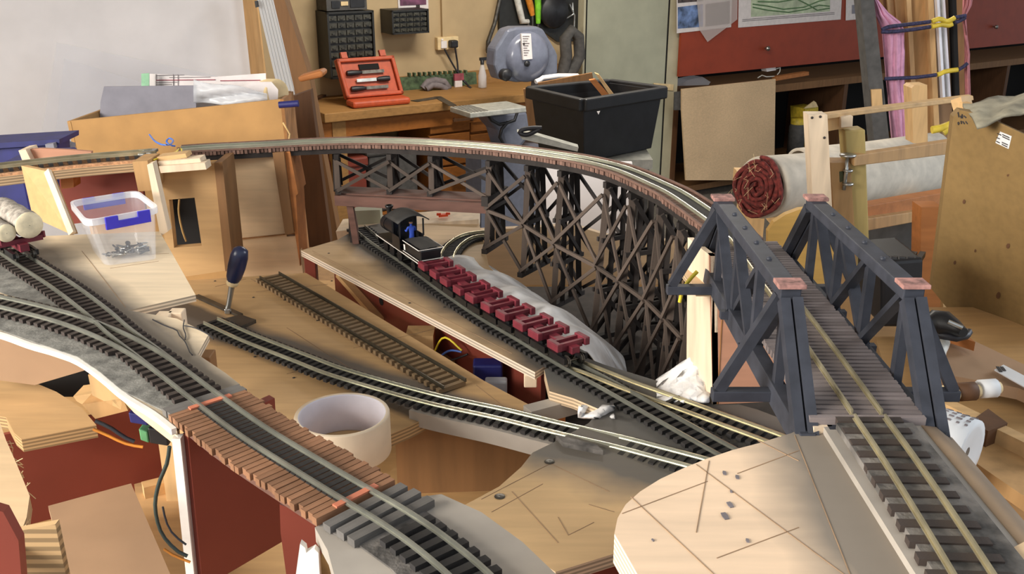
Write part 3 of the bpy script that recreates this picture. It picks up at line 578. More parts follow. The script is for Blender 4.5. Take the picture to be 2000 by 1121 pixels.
b=B(); b.beam(W(1052,172,cen.y+0.42),W(1158,152,cen.y+0.42),0.02,0.045); tag(b.build('brown_batten','plank_brown'),'brown batten lying behind the black tub rim','batten')
b=B(); b.prism([W(x,y,cen.y+0.3) for x,y in((1022,174),(1048,172),(1054,246),(1032,248))],(0,0.02,0)); tag(b.build('brown_board','plank_brown'),'small brown board standing left of the black tub','board')
t=thing('tub_stand',Vector((cen.x,cen.y,0)),'grey steel stand under the black tub','stand')
b=B(); b.box((cen.x,cen.y,bz-0.02),(0.40,0.34,0.036)); b.build('stand_top','saw_table',t)
for x in(-0.17,0.17):
    for y in(-0.14,0.14): b=B(); b.box((cen.x+x,cen.y+y,(bz-0.038)/2),(0.04,0.04,bz-0.038)); b.build('leg','grey_dark',t)
b=B(); b.prism([W(x,y,cen.y-0.5) for x,y in((1010,258),(1040,262),(1130,288),(1128,296),(1020,272))],(0,0.05,0)); tag(b.build('steel_plate','saw_table'),'pale steel plate lying by the bandsaw foot','plate')
b=B(); wire(b,[W(x,y,cen.y-0.52) for x,y in((1058,250),(1040,250),(1022,253),(1015,260),(1030,263),(1048,255),(1056,252))],0.008); tag(b.build('black_strap','wire_black'),'looped black strap in front of the tub','strap')
# ================================================================ middle ground right: strapped timber, carpet, frame, plywood
TS=3.0
def upright(name,top,bottom,Y,th,mat,label,cat):
    """top: (x0,x1,y) bottom: (x0,x1,y); continues straight to the floor"""
    b=B(); q=[W(top[0],top[2],Y),W(top[1],top[2],Y),W(bottom[1],bottom[2],Y),W(bottom[0],bottom[2],Y)]
    def down(a,c): d=c-a; return a+d*((0.0-a.z)/d.z)
    q=[q[0],q[1],down(q[1],q[2]),down(q[0],q[3])]
    b.prism(q,(0,th,0)); return tag(b.build(name,mat),label,cat)
upright('black_post',(1678,1704,-30),(1700,1729,200),TS-0.12,0.06,'grey_dark','black post standing left of the pink cloth','post')
upright('tan_plank',(1722,1730,-30),(1744,1752,230),TS+0.06,0.03,'plank_brown','narrow brown plank behind the pink cloth','plank')
upright('tan_plank',(1730,1745,-30),(1752,1768,230),TS+0.05,0.04,'pine_up','narrow pale plank behind the pink cloth','plank')
upright('tan_board',(1745,1812,-30),(1766,1828,230),TS+0.04,0.02,'plank_tan','wide tan board in the strapped timber stack','board')
upright('pale_batten',(1769,1778,-30),(1783,1792,230),TS+0.02,0.02,'pine_up','pale batten on the wide tan board','batten')
upright('pale_batten',(1811,1822,-30),(1824,1834,230),TS+0.01,0.04,'pine_up','pale batten beside the shiny metal strip','batten')
upright('grey_board',(1822,1862,-30),(1834,1872,230),TS+0.03,0.02,'card_brown','dull brown board behind the shiny metal strip','board')
t=thing('metal_profile',W(1840,200,TS),'shiny aluminium channel strip in the strapped timber stack','metal strip')
for a,c in((1828,1833),(1840,1844)):
    b=B(); q=[W(a,-30,TS-0.01),W(c,-30,TS-0.01),W(c+14,200,TS-0.01),W(a+14,200,TS-0.01)]; b.prism(q,(0,0.02,0)); b.build('flange','sheen_white',t)  # white flange colour paints the bright reflection on the aluminium
b=B(); q=[W(1833,-30,TS),W(1840,-30,TS),W(1854,200,TS),W(1847,200,TS)]; b.prism(q,(0,0.01,0)); b.build('web','steel',t)
upright('black_strip',(1859,1867,-30),(1868,1876,230),TS+0.0,0.03,'void_black','thin black strip to the right of the metal channel','strip')
upright('pine_post',(1867,1880,-30),(1876,1890,230),TS+0.0,0.05,'plank_brown','slim brown post at the right end of the timber stack','post')
def cloth(name,L_,R_,Y,mat,label,amp=0.02):
    b=B(); rows=[]
    for (xl,yl),(xr,yr) in zip(L_,R_):
        rows.append([W(xl+(xr-xl)*k/10,yl+(yr-yl)*k/10,Y-amp*math.sin(k/10*math.pi)-0.008*math.sin(k*1.9+yl*0.02)) for k in range(11)])
    b.grid(rows); return tag(b.build(name,mat,None,0,0.006),label,'cloth')
cloth('pink_cloth',[(1703,-30),(1706,0),(1712,30),(1721,56),(1724,66),(1727,100),(1731,152),(1735,190),(1738,226),(1742,264),(1745,290)],[(1712,-30),(1714,0),(1734,26),(1758,44),(1766,60),(1766,100),(1764,152),(1768,190),(1774,226),(1776,264),(1780,290)],TS-0.07,'pink_cloth','long pink cloth bundle strapped to the timber')
cloth('pink_cloth',[(1884,-30),(1882,10),(1880,40),(1884,70),(1886,110),(1884,130),(1886,190),(1888,230)],[(1904,-30),(1897,10),(1885,30),(1888,70),(1893,105),(1892,125),(1894,190),(1898,230)],TS-0.06,'pink_dark','narrow dusky pink cloth right of the timber stack')
def bungee(pts,hook,tail,label):
    t=thing('bungee_cord',W(*pts[0],TS-0.112),label,'strap')
    for P in pts if isinstance(pts[0][0],tuple) else [pts]: pass
    b=B(); b.tube(spline([W(x,y,TS-0.112) for x,y in pts],0.01),0.0055,8); b.build('cord','cord_navy',t)
    b=B(); b.tube(spline([W(x,y,TS-0.1125) for x,y in hook],0.01),0.007,8); b.build('hook','yellow_plastic',t)
    b=B(); b.tube(spline([W(x,y,TS-0.108) for x,y in tail],0.01),0.0055,8); b.build('cord_end','cord_navy',t)
bungee([(1722,58),(1738,52),(1780,47),(1820,42)],[(1820,42),(1835,37),(1850,42),(1866,34)],[(1866,34),(1878,32),(1890,30)],'upper strand of the navy bungee cord with yellow hooks')
bungee([(1722,62),(1740,62),(1780,58),(1820,52)],[(1820,52),(1840,48),(1852,50),(1866,44)],[(1866,44),(1876,40),(1888,33)],'second strand of the navy bungee cord with yellow hooks')
bungee([(1728,154),(1750,153),(1790,151),(1831,146)],[(1831,146),(1836,145),(1845,140),(1872,136)],[(1872,136),(1882,130),(1891,122)],'lowest navy bungee cord round the timber stack')
b=B(); b.tube(spline([W(x,y,2.2) for x,y in((1820,254),(1840,250),(1858,243),(1850,252),(1838,262))],0.01),0.009,7); tag(b.build('hooked_strap','yellow_plastic'),'yellow hook of a strap hanging behind the frame','strap')
b=B(); b.prism([W(x,y,TS-0.128) for x,y in((1702,175),(1722,174),(1724,207),(1704,208))],(0,0.01,0)); adopt(b.build('pine_end','pine_up'),bpy.data.objects['black_post'])
b=B(); b.prism([W(x,y,2.3) for x,y in((1780,172),(1786,167),(1811,166),(1812,280),(1784,280))],(0,0.05,0)); tag(b.build('pine_stub','pine_up'),'upright pine stub behind the thin batten','post')
# ---------------------------------------------------------------- carpet roll
def roll(name,a,bq,r0,r1,label,spiral):
    t=thing(name,a,label,'carpet'); ax=(bq-a); L_=ax.length; d=ax.normalized()
    b=B(); b.lathe(a,d,[(r0*0.86,0.0),(r0,0.0),(r0*1.0,L_*0.02),(r0*0.98,L_*0.5),(r1,L_),(r1*0.4,L_)],36); b.build('backing','carpet_back',t)
    if spiral:
        b=B(); b.lathe(a+d*0.004,d,[(r0*0.9,-0.012),(r0*0.5,-0.02),(0.001,-0.012)],30); b.build('end_pile','carpet_red',t)
        u=Z-d*Z.dot(d); u.normalize(); v=d.cross(u)
        b=B(); pts=[]
        for i in range(150):
            th=i*0.21; rr=r0*(0.98-0.86*i/150); pts.append(a-d*0.016+(u*math.cos(th)+v*math.sin(th))*rr*(1+0.05*math.sin(i*0.9)))
        b.tube(pts,r0*0.075,6); b.build('spiral_edge','carpet_red',t)
        b=B(); random.seed(5)
        for i in range(24):
            an=random.uniform(0,6.28); rr=r0*random.uniform(0.25,0.85); p=a-d*0.026+(u*math.cos(an)+v*math.sin(an))*rr; q=[p+(u*random.uniform(-1,1)+v*random.uniform(-1,1))*r0*0.15*j-d*0.004 for j in range(3)]
            b.tube(q,0.0004,4)
        b.build('loose_thread','cream_card',t)
        b=B(); b.lathe(bq,d,[(r1*1.02,-0.03),(r1*1.04,0.0),(r1*0.5,0.01)],30); b.build('far_end_pile','carpet_red',t)
    return t
roll('carpet_roll',W(1487,366,2.0),W(1845,328,2.45),0.066,0.058,'beige backed carpet roll with dark red pile showing at its end',True)
roll('carpet_roll',W(1560,330,2.5),W(1825,300,2.72),0.055,0.06,'second beige carpet roll lying behind the first',False)
t=thing('carpet_trestle',(1.0,2.3,0),'plain wooden trestle holding the carpet rolls','trestle stand')
for x,y in((0.62,2.08),(0.95,2.34)):
    zz=W(1487,366,2.0).z-0.082-(x-0.62)*0.02
    b=B(); b.box((x,y+0.16,zz-0.02),(0.06,0.6,0.036)); b.build('bearer','pine',t)
    for dy in(-0.05,0.36): b=B(); b.box((x,y+dy,(zz-0.04)/2),(0.06,0.06,zz-0.04)); b.build('leg','pine_up',t)
# ---------------------------------------------------------------- timber frame beside the bridge
FY=1.5
upright('pale_post',(1579,1616,224),(1587,1624,385),FY,0.03,'pine_white','pale planed post standing behind the truss bridge','post')
o=bpy.data.objects['pale_post']
t=thing('green_tinged_post',(W(1670,400,FY+0.06).x,FY+0.06,0),'greenish sawn post bolted to the frame rails','post')
b=B(); q=[W(1650,256,FY+0.06),W(1690,253,FY+0.06),W(1697,450,FY+0.06),W(1664,450,FY+0.06)]
def to_floor(a,c): d=c-a; return a+d*((0.0-a.z)/d.z)
b.prism([q[0],q[1],to_floor(q[1],q[2]),to_floor(q[0],q[3])],(0,0.035,0)); b.build('post_body','pine_green',t,0.002)
b=B(); b.lathe(W(1656,306,FY+0.045)-Z*0.055,Z,[(0.001,0),(0.0032,0),(0.0032,0.055),(0.001,0.055)],10); b.build('bolt','steel',t)
for yy,rr in((303,0.013),(333,0.008),(359,0.009)): b=B(); b.lathe(W(1656,yy,FY+0.045),Z,[(0.001,-0.0016),(rr,-0.0016),(rr,0.0016),(0.001,0.0016)],14); b.build('washer','steel',t)
b=B(); b.prism([W(x,y,FY+0.05) for x,y in((1639,335),(1654,333),(1654,354),(1640,356))],(0,0.012,0)); b.build('bracket','green_board',t)
upright('brown_post',(1622,1661,318),(1630,1668,430),FY+0.05,0.04,'plank_tan','tan post joined to the left of the greenish post','post')
def rail_beam(name,q,Y0,Y1,th,mat,label):
    b=B(); p=[W(q[0][0],q[0][1],Y0),W(q[1][0],q[1][1],Y1),W(q[2][0],q[2][1],Y1),W(q[3][0],q[3][1],Y0)]; b.prism(p,(0,th,0)); return tag(b.build(name,mat,None,0.0015),label,'rail')
rail_beam('thin_batten',[(1608,224),(1901,187),(1902,196),(1608,234)],FY+0.03,FY+0.3,0.02,'pine','thin pale batten running along the top of the frame')
rail_beam('frame_rail',[(1668,304),(1866,274),(1866,300),(1668,325)],FY+0.035,FY+0.25,0.02,'plank_tan','middle rail of the timber frame with one screw')
rail_beam('frame_rail',[(1690,403),(1850,375),(1850,402),(1690,426)],FY+0.1,FY+0.3,0.03,'pine_orange','orange lower rail of the timber frame')
rail_beam('frame_rail',[(1690,428),(1850,404),(1850,422),(1690,452)],FY+0.08,FY+0.28,0.03,'plank_tan','paler lowest rail under the orange frame rail')
b=B(); b.prism([W(x,y,FY+0.06) for x,y in((1616,232),(1666,228),(1664,248),(1618,256))],(0,0.03,0)); tag(b.build('packing_block','pine_up'),'pine packing block under the thin batten','wood block')
b=B(); b.prism([W(x,y,FY+0.05) for x,y in((1643,229),(1666,227),(1665,247),(1643,249))],(0,0.012,0)); tag(b.build('pale_block','pine_white'),'small pale block on the packing block','wood block')
for (x,y) in((1586,230),(1602,228),(1610,268)):
    pass
for x,y in((1586,230),(1602,228),(1610,269)): b=B(); b.lathe(W(x,y,FY-0.0005),(0,-1,0),[(0.0022,0),(0.0015,0.0008),(0.0001,0.001)],8); adopt(b.build('screw_head','ink',None),bpy.data.objects['pale_post'])
b=B(); b.prism([W(x,y,1.32) for x,y in((1500,452),(1512,434),(1535,419),(1562,409),(1590,406),(1618,412),(1640,430),(1640,560),(1500,560))],(0,0.012,0)); tag(b.build('curved_plywood','ply_ochre'),'rounded ochre plywood offcut standing behind the bridge','plywood')
b=B(); b.prism([W(x,y,1.75) for x,y in((1690,445),(1800,432),(1800,620),(1690,640))],(0,0.02,0)); tag(b.build('grey_backboard','grey_dark'),'dark grey board behind the far truss','board')
upright('orange_post',(1800,1842,405),(1795,1836,620),1.55,0.04,'pine_orange','orange stained post behind the plywood sheet','post')
b=B(); b.prism([W(x,y,1.6) for x,y in((1787,430),(1797,428),(1795,620),(1778,620))],(0,0.01,0)); tag(b.build('pink_strip','pink_dark'),'strip of pink cloth hanging behind the black box','cloth')
t=thing('power_controller',W(1765,640,0.98),'black ribbed controller box behind the right truss','controller')
b=B(); b.prism([W(x,y,0.98) for x,y in((1722,512),(1805,505),(1800,640),(1722,640))],(0,0.08,0)); b.build('case','black_plastic',t,0.004)
for i in range(5): b=B(); b.beam(W(1730+i*16,507,0.985),W(1738+i*16,496,1.05),0.006,0.006); b.build('top_rib','black_plastic',t)
# ---------------------------------------------------------------- plywood sheet on the right
t=thing('plywood_sheet',W(1900,640,1.25),'tall plywood sheet with knots and a white label on the right','plywood')
PY=1.12
pts=[(1862,228),(1875,215),(1915,222),(2000,262),(2080,300),(2080,800),(1990,732),(1902,660),(1850,602),(1820,565)]
b=B(); b.prism([W(x,y,PY-0.0006*(x-1862)) for x,y in pts],(0.004,0.018,0)); b.build('sheet','ply_right',t)
def sheetpt(x,y,o=0.0012): return W(x,y,PY-0.0006*(x-1862)-o)
b=B(); b.prism([sheetpt(x,y) for x,y in((1944,253),(1976,266),(1970,291),(1942,278))],(0,0.0008,0)); lb=b.build('label','label_white',t)
for k,(x0,y0,x1,y1) in enumerate(((1948,260,1955,263),(1958,262,1971,268),(1958,266,1971,272),(1947,268,1952,270),(1946,275,1952,278),(1957,277,1968,282),(1957,281,1967,286))):
    b=B(); b.prism([sheetpt(x,y,0.0024) for x,y in((x0,y0),(x1,y1),(x1,y1+2),(x0,y0+2))],(0,0.0006,0)); b.build('print_line','ink',lb)
for x,y,r in((1969,341,3),(1883,394,3.5),(1969,480,4.5),(1905,490,2.5),(1865,513,3.5),(1950,577,5.5),(1931,633,5)):
    b=B(); c=sheetpt(x,y,0.0008); u=(sheetpt(x+10,y)-sheetpt(x,y)).normalized(); m=r*0.00052; b.prism([c+u*math.cos(a*0.785)*m+Z*math.sin(a*0.785)*m*1.5 for a in range(8)],(0,0.0006,0)); b.build('knot','plank_dark',t)
for (x0,y0,x1,y1) in((1871,219,1873,229),(1876,226,1878,231),(1879,223,1880,231),(1882,226,1887,230),(1870,240,1874,241),(1872,238,1872,244),(1877,236,1878,242),(1880,237,1884,242),(1886,237,1890,242)):
    b=B(); b.beam(sheetpt(x0,y0),sheetpt(x1,y1),0.0014,0.0006,(0,1,0)); b.build('handwriting','ink',t)
b=B(); rows=[]
for i in range(8):
    rows.append([W(1880+j*17+i*4,205-j*3+i*6+4*math.sin(j*1.3+i)-(i*j)*0.35,PY+0.02-0.012*i-0.004*math.sin(j*2)) for j in range(12)])
b.grid(rows); tag(b.build('grey_cloth','grey_cloth',None,0,0.004),'crumpled grey cloth draped over the plywood sheet','cloth')
b=B(); b.beam(W(1880,203,PY+0.05),W(1912,214,PY+0.02),0.01,0.006); b.beam(W(1870,210,PY+0.06),W(1890,203,PY+0.05),0.02,0.02); tag(b.build('pine_corner','pine'),'small pine corner block at the top of the plywood sheet','wood block')
# ---------------------------------------------------------------- right hand side table and its clutter
RT=-0.43
t=thing('right_table',(0.62,0.75,0),'wooden side table to the right of the layout','table')
b=B(); b.prism([G(x,y,RT) for x,y in((1690,600),(2150,600),(2300,1250),(1900,1250))],(0,0,-0.02)); b.build('table_top','ply_warm',t)
for x,y in((0.38,0.42),(0.75,0.42),(0.75,1.0),(0.42,1.0)): b=B(); b.box((x,y,(CAMZ+RT-0.02)/2),(0.05,0.05,CAMZ+RT-0.02)); b.build('leg','pine_up',t)
t=thing('drawing_board',G(1940,900,RT+0.03),'smooth wooden board with a pale edge strip beside the track','board')
b=B(); b.prism([G(x,y,RT+0.03) for x,y in((1826,790),(2050,900),(2060,1010),(1900,900),(1820,840))],(0,0,-0.012)); b.build('board_face','plank_tan',t)
b=B(); b.beam(G(1824,786,RT+0.036),G(2050,897,RT+0.036),0.012,0.014); b.build('edge_strip','pine',t)
b=B(); b.prism([G(x,y,RT+0.02) for x,y in((1826,676),(1870,650),(2060,740),(2060,790),(1990,758),(1830,728))],(0,0,-0.012)); tag(b.build('brown_card','card_brown'),'flat brown card lying on the side table','card')
b=B(); b.prism([G(x,y,RT+0.035) for x,y in((1800,640),(1850,622),(1905,668),(1850,650))],(0,0,-0.01)); tag(b.build('orange_offcut','pine_orange'),'orange wood offcut under the black tool','wood offcut')
t=thing('heat_gun',G(1850,640,RT+0.05),'black hand tool with a cable lying by the plywood sheet','tool')
b=B(); b.tube([G(x,y,RT+0.06) for x,y in((1808,632),(1822,628),(1845,632),(1866,640),(1882,650))],[0.006,0.012,0.013,0.008,0.005],9); b.build('tool_body','black_plastic',t)
b=B(); b.tube([G(x,y,RT+0.05) for x,y in((1815,640),(1840,655),(1868,660),(1888,655),(1892,648))],0.004,6); b.build('cable','wire_black',t); b=B(); b.tube([G(1852,628,RT+0.073),G(1880,640,RT+0.069)],0.0022,6); b.build('metal_trim','steel',t)
t=thing('plastic_hook',G(1835,690,RT+0.03),'white plastic bone shaped fitting on the side table','fitting')
b=B(); b.tube(spline([G(x,y,RT+0.04) for x,y in((1822,668),(1832,661),(1844,664),(1842,676),(1836,690),(1838,705),(1832,714),(1824,712))],0.004),0.0055,8); b.build('fitting_body','grease_pale',t)
for i,(x0,x1,m,lab) in enumerate(((1832,1870,'cream_card','small bottle lying next to the bridge'),(1866,1912,'plank_dark','dark labelled bottle lying on the side table'),(1912,1952,'label_white','white labelled bottle lying on the side table'))):
    y=772-i*6; a=G(x0,y,RT+0.045); c=G(x1,y-3,RT+0.045)
    t=thing('paint_bottle',a,lab,'bottle'); b=B(); d=(c-a); b.lathe(a,d,[(0.001,0),(0.0085,0.0005),(0.0085,d.length*0.8),(0.005,d.length*0.9)],14); b.build('bottle_body',m,t); b=B(); b.lathe(a+d*0.88,d,[(0.0055,0),(0.0055,d.length*0.12),(0.001,d.length*0.12)],12); b.build('cap','cream_card',t)
t=thing('instruction_sheet',G(1975,735,RT+0.035),'white printed sheet on the brown card','paper')
b=B(); b.prism([G(x,y,RT+0.026) for x,y in((1942,722),(1960,712),(2060,765),(2060,780),(2000,755))],(0,0,-0.001)); b.build('sheet','label_white',t)
for q in(((1948,716),(1955,726)),((1956,716),(1962,724))): b=B(); b.beam(G(*q[0],RT+0.0266),G(*q[1],RT+0.0266),0.003,0.0006); b.build('print_line','ink',t)
b=B(); b.prism([G(x,y,RT+0.045) for x,y in((1896,822),(1930,798),(1968,826),(1930,842))],(0,0,-0.03)); tag(b.build('brown_block','plank_dark'),'dark brown block behind the pale edge strip','wood block')
t=thing('newspaper_roll',G(1850,880,RT+0.06),'roll of white newspaper beside the bridge end','newspaper')
a=G(1895,885,RT+0.057); c=G(1775,842,RT+0.057); d=c-a; L_=d.length
b=B(); b.lathe(a,d,[(0.004,0.002),(0.02,0.0),(0.026,0.0),(0.0265,L_*0.5),(0.024,L_)],24); b.build('rolled_sheet','label_white',t)
u=Z-d.normalized()*Z.dot(d.normalized()); u.normalize(); v=d.normalized().cross(u)
random.seed(3)
for i in range(7):
    for j in range(9):
        an=-0.3+j*0.2; r=0.0266; p=a+d*(0.06+i*0.13)+(u*math.cos(an)+v*math.sin(an))*r; q=a+d*(0.06+i*0.13+random.uniform(0.03,0.09))+(u*math.cos(an)+v*math.sin(an))*r
        if i*9+j<60: b=B(); b.beam(p,q,0.0016,0.0006,(u*math.cos(an)+v*math.sin(an))); b.build('print_line','print_grey',t)
# ================================================================ the layout: boards
ZA=-0.25; ZD=-0.29; ZB=-0.372; ZC=-0.392            # rail tops
TD=-0.2985; TB=-0.380; TC=-0.400; TF=-0.262           # board tops
def pencil(parent,lines,z,w=0.0006):
    for a,c in lines: b=B(); b.beam(G(*a,z+0.0001),G(*c,z+0.0001),w*0.6,0.0003); b.build('pencil_line','pencil',parent)
def sline(p,q,z,w,c):
    """paint overspray along the line through two points of a board"""
    a=G(*p,z); e=G(*q,z); d=(e-a).normalized(); return (-d.y,d.x,d.y*a.x-d.x*a.y,w,c)
BASE=-0.505
t=thing('layout_base',(-0.1,0.75,0),'open timber base under the model railway','frame')
b=B(); b.box((-0.15,0.82,CAMZ+BASE-0.009),(0.96,1.16,0.018)); b.build('base_board','ply_warm',t)
for x in(-0.58,0.34):
    for y in(0.30,1.34): b=B(); b.box((x,y,(CAMZ+BASE-0.018)/2),(0.06,0.06,CAMZ+BASE-0.018)); b.build('leg','pine_up',t)
for y in(0.30,1.34): b=B(); b.box((-0.12,y,CAMZ+BASE-0.06),(0.86,0.04,0.08)); b.build('cross_rail','pine',t)
# C: main low board
ply('ply_main',(198,162,116),rot=0.5,spray=[sline((560,685),(840,775),TC,0.032,(104,98,92)),sline((411,623),(482,655),TC,0.016,(96,84,72))])
b=B(); b.prism([G(x,y,TC) for x,y in((250,575),(360,548),(598,533),(946,744),(1048,798),(1010,812),(960,802),(845,806),(836,814),(800,832),(762,848),(700,868),(560,860),(380,740),(250,640))],(0,0,-0.012))
cb=tag(b.build('main_baseboard','ply_main'),'wide low plywood baseboard carrying the loose track and tape','baseboard')
pencil(cb,[((490,545),(800,735)),((500,570),(640,555)),((560,640),(700,730)),((690,680),(860,640)),((930,752),(985,795)),((560,730),(640,712)),((420,560),(480,545))],TC,0.0007)
for x,y in((420,549),(556,586),(495,581),(620,626),(498,697),(574,738),(648,549)): b=B(); b.lathe(G(x,y,TC),Z,[(0.0016,0.0002),(0.001,0.0006),(0.0001,0.0006)],8); b.build('nail_hole','ink',cb)
for p in((-0.30,1.05),(-0.10,0.98),(-0.30,0.78)): b=B(); b.box((p[0],p[1],CAMZ+(TC-0.012+BASE)/2),(0.03,0.03,TC-0.012-BASE)); o=b.build('support_block','pine_up',None); adopt(o,cb)
# long red riser seen in the gap between the boards
b=B(); a=G(610,520,TC); c=G(1010,735,TC); d=(c-a).normalized(); nn=Vector((-d.y,d.x,0)); 
if nn.y<0: nn=-nn
b.prism([a+nn*0.03+Z*0.008,c+nn*0.03+Z*0.008,Vector((c.x,c.y,CAMZ+BASE))+nn*0.03,Vector((a.x,a.y,CAMZ+BASE))+nn*0.03],nn*0.006); rs=tag(b.build('riser_panel','redboard'),'long red-brown riser under the train board','panel')
b=B(); b.lathe(a.lerp(c,0.28)+nn*0.0295-Z*0.02,-nn,[(0.005,0),(0.004,0.0005),(0.0001,0.0006)],12); b.build('drilled_hole','void_black',rs)
b=B(); b.beam(a.lerp(c,0.08)+nn*0.02-Z*0.006,a.lerp(c,0.3)+nn*0.022-Z*0.04,0.01,0.006); tag(b.build('pale_strip','pine'),'pale wood strip leaning in the gap under the train board','wood strip')
b=B(); b.beam(a.lerp(c,0.45)+nn*0.02-Z*0.05,a.lerp(c,0.66)+nn*0.01-Z*0.05,0.03,0.02); tag(b.build('brown_offcut','plank_brown'),'brown offcut lying in the gap under the train board','wood offcut')
for m,off,lab in(('wire_yellow',0.0,'yellow wire running under the train board'),('wire_blue',0.012,'blue wire running under the train board'),('wire_black',0.02,'black wire running under the train board')):
    b=B(); wire(b,[a.lerp(c,0.52)+nn*0.02-Z*(0.06),a.lerp(c,0.6+off)+nn*0.01-Z*0.045,a.lerp(c,0.66+off*2)+nn*0.012-Z*(0.01+off),a.lerp(c,0.72+off)+nn*0.02-Z*0.02],0.0012); tag(b.build('wire',m),lab,'wire')
t=thing('point_motor',a.lerp(c,0.86)-Z*0.04,'blue and grey electrical unit hidden under the train board','electrical unit')
b=B(); b.box(a.lerp(c,0.85)+nn*0.012-Z*0.035,(0.03,0.02,0.05)); b.build('case','navy',t,0.002); b=B(); b.box(a.lerp(c,0.92)+nn*0.0-Z*0.03,(0.022,0.012,0.03)); b.build('clear_cover','bag_plastic',t,0.002)
# B: train board
ply('ply_train',(196,166,128),edge=(214,196,176),rot=0.7,spray=[sline((795,507),(1108,706),TB,0.055,(78,76,74))])
b=B(); tb_=[(588,489),(660,468),(700,445),(760,432),(935,432),(955,520),(1050,618),(1135,676),(1128,692),(1062,716),(1045,727)]
b.prism([G(x,y,TB) for x,y in tb_],(0,0,-0.0075)); bb=tag(b.build('train_board','ply_train'),'narrow plywood board carrying the log train','baseboard')
pencil(bb,[((610,490),(1000,690)),((612,494),(700,540))],TB)
for x,y in((642,495),(800,592),(868,600)): b=B(); b.lathe(G(x,y,TB),Z,[(0.0016,0.0002),(0.001,0.0006),(0.0001,0.0006)],8); b.build('nail_hole','ink',bb)
def post(name,x,y,ztop,zbot,w,mat,parent=None,label=None,cat='post',d=None):
    p=G(x,y,ztop); b=B(); b.box((p.x,p.y,CAMZ+(ztop+zbot)/2),(w,d or w,ztop-zbot)); o=b.build(name,mat,None,0.0008)
    if parent: adopt(o,parent)
    elif label: tag(o,label,cat)
    return o
post('support_post',1036,728,TB-0.0075,TC,0.012,'pine_white',bb,d=0.012)
post('support_post',606,497,TB-0.0075,TC-0.10,0.014,'redboard',bb)
# yard board
ply('ply_yard',(202,168,122),edge=(206,180,148),rot=0.2,spray=[sline((1050,822),(1380,905),TB,0.085,(92,90,86)),sline((1110,707),(1428,882),TB,0.075,(96,94,90)),sline((1220,746),(1523,856),TB,0.07,(98,96,92))])
yard=[(1063,722),(1128,692),(1180,712),(1330,758),(1480,800),(1610,850),(1640,960),(1480,1010),(1250,1055),(1210,1078),(1085,1117),(1000,1060),(880,1000),(925,977),(975,950),(1018,912),(1040,884),(1085,862),(1150,826),(1172,800),(1120,778),(1073,764)]
b=B(); b.prism([G(x,y,TB) for x,y in yard],(0,0,-0.010)); yb=tag(b.build('yard_board','ply_yard'),'plywood yard board sprayed grey around the tracks','baseboard')
pencil(yb,[((940,975),(1075,905)),((960,1000),(1060,945)),((1000,960),(1090,1060)),((1090,1010),(1110,1045)),((1110,1045),(1160,1020)),((1075,905),(1190,960)),((1150,985),(1200,1000))],TB,0.0007)
for x,y in((1073,902),(976,970)): b=B(); b.lathe(G(x,y,TB),Z,[(0.004,0.0003),(0.003,0.0008),(0.0001,0.0004)],12); b.build('screw_head','steel_dark',yb)
p=G(1150,1095,TB-0.01); b=B(); b.prism([G(1085,1119,TB-0.011),G(1212,1079,TB-0.011),G(1250,1060,TB-0.011)+Vector((0,0,-0.11)),G(1085,1119,TB-0.011)+Vector((0,0,-0.11))],(0.003,0.008,0)); o=b.build('end_panel','redboard'); adopt(o,yb)
for x,y in((1090,750),(1130,930),(1060,1060),(1400,830)): post('support_post',x,y,TB-0.010,BASE,0.014,'pine_orange' if x==1090 else 'pine_up',yb)
b=B(); b.beam(G(1030,812,TC+0.004),G(1140,783,TC+0.004),0.014,0.014); tag(b.build('grey_batten','bank_grey'),'grey painted batten between the two track levels','batten')
b=B(); b.prism([G(x,y,BASE+0.012) for x,y in((690,985),(790,895),(845,812),(1050,830),(1060,900),(930,1000))],(0,0,-0.01)); lf=tag(b.build('recess_board','ply_warm'),'tan board lying in the recess below the tape','board')
b=B(); b.beam(G(838,912,BASE+0.018),G(975,868,BASE+0.018),0.004,0.01); tag(b.build('thin_lath','plank_brown'),'thin dark lath lying in the recess','wood strip')
b=B(); b.prism([G(770,815,TC-0.013),G(1060,806,TC-0.013),G(1060,806,TC-0.013)-Z*0.08,G(770,815,TC-0.013)-Z*0.08],(0,0.008,0)); tag(b.build('recess_divider','plank_brown'),'red-brown board closing the back of the recess','board')
b=B(); wire(b,[G(x,y,BASE+0.03) for x,y in((785,845),(800,850),(812,862),(808,872),(795,866),(790,852),(800,846))],0.0012); tag(b.build('wire_loop','wire_black'),'small loop of black wire in the recess','wire')
# ramp bed between C and the yard
cr=[(411,623),(482,655),(585,695),(650,720),(750,750),(851,777),(973,803),(1075,828),(1150,845.5),(1211,859.5),(1281,877.5),(1366,900),(1490,934)]
def zmix(i,n,a,c): return a+(c-a)*i/(n-1)
RC=[G(x,y,zmix(i,len(cr),ZC,ZB)) for i,(x,y) in enumerate(cr)]
b=B(); P=spline(RC,0.008); i0=int(len(P)*0.50); i1=int(len(P)*0.80); ribbon(b,P[i0:i1],0.036,0.014,-0.0078); rb=tag(b.build('ramp_bed','bank_grey'),'grey painted ramp bed under the rising track','track bed')
b=B(); b.prism([G(x,y,TB+0.004) for x,y in((1085,848),(1165,868),(1178,880),(1100,864))],(0,0,-0.006)); tag(b.build('cork_patch','ballast_dark'),'dark grey patch of bed beside the rising track','track bed')
# valley under the trestle
b=B(); b.prism([Vector((-0.02,1.25,CAMZ-0.46)),Vector((0.33,1.25,CAMZ-0.46)),Vector((0.33,0.74,CAMZ-0.46)),Vector((0.06,0.74,CAMZ-0.46)),Vector((0.02,0.9,CAMZ-0.46))],(0,0,-0.04)); tag(b.build('valley_floor','valley_dark'),'dark valley floor under the tall trestle','terrain')
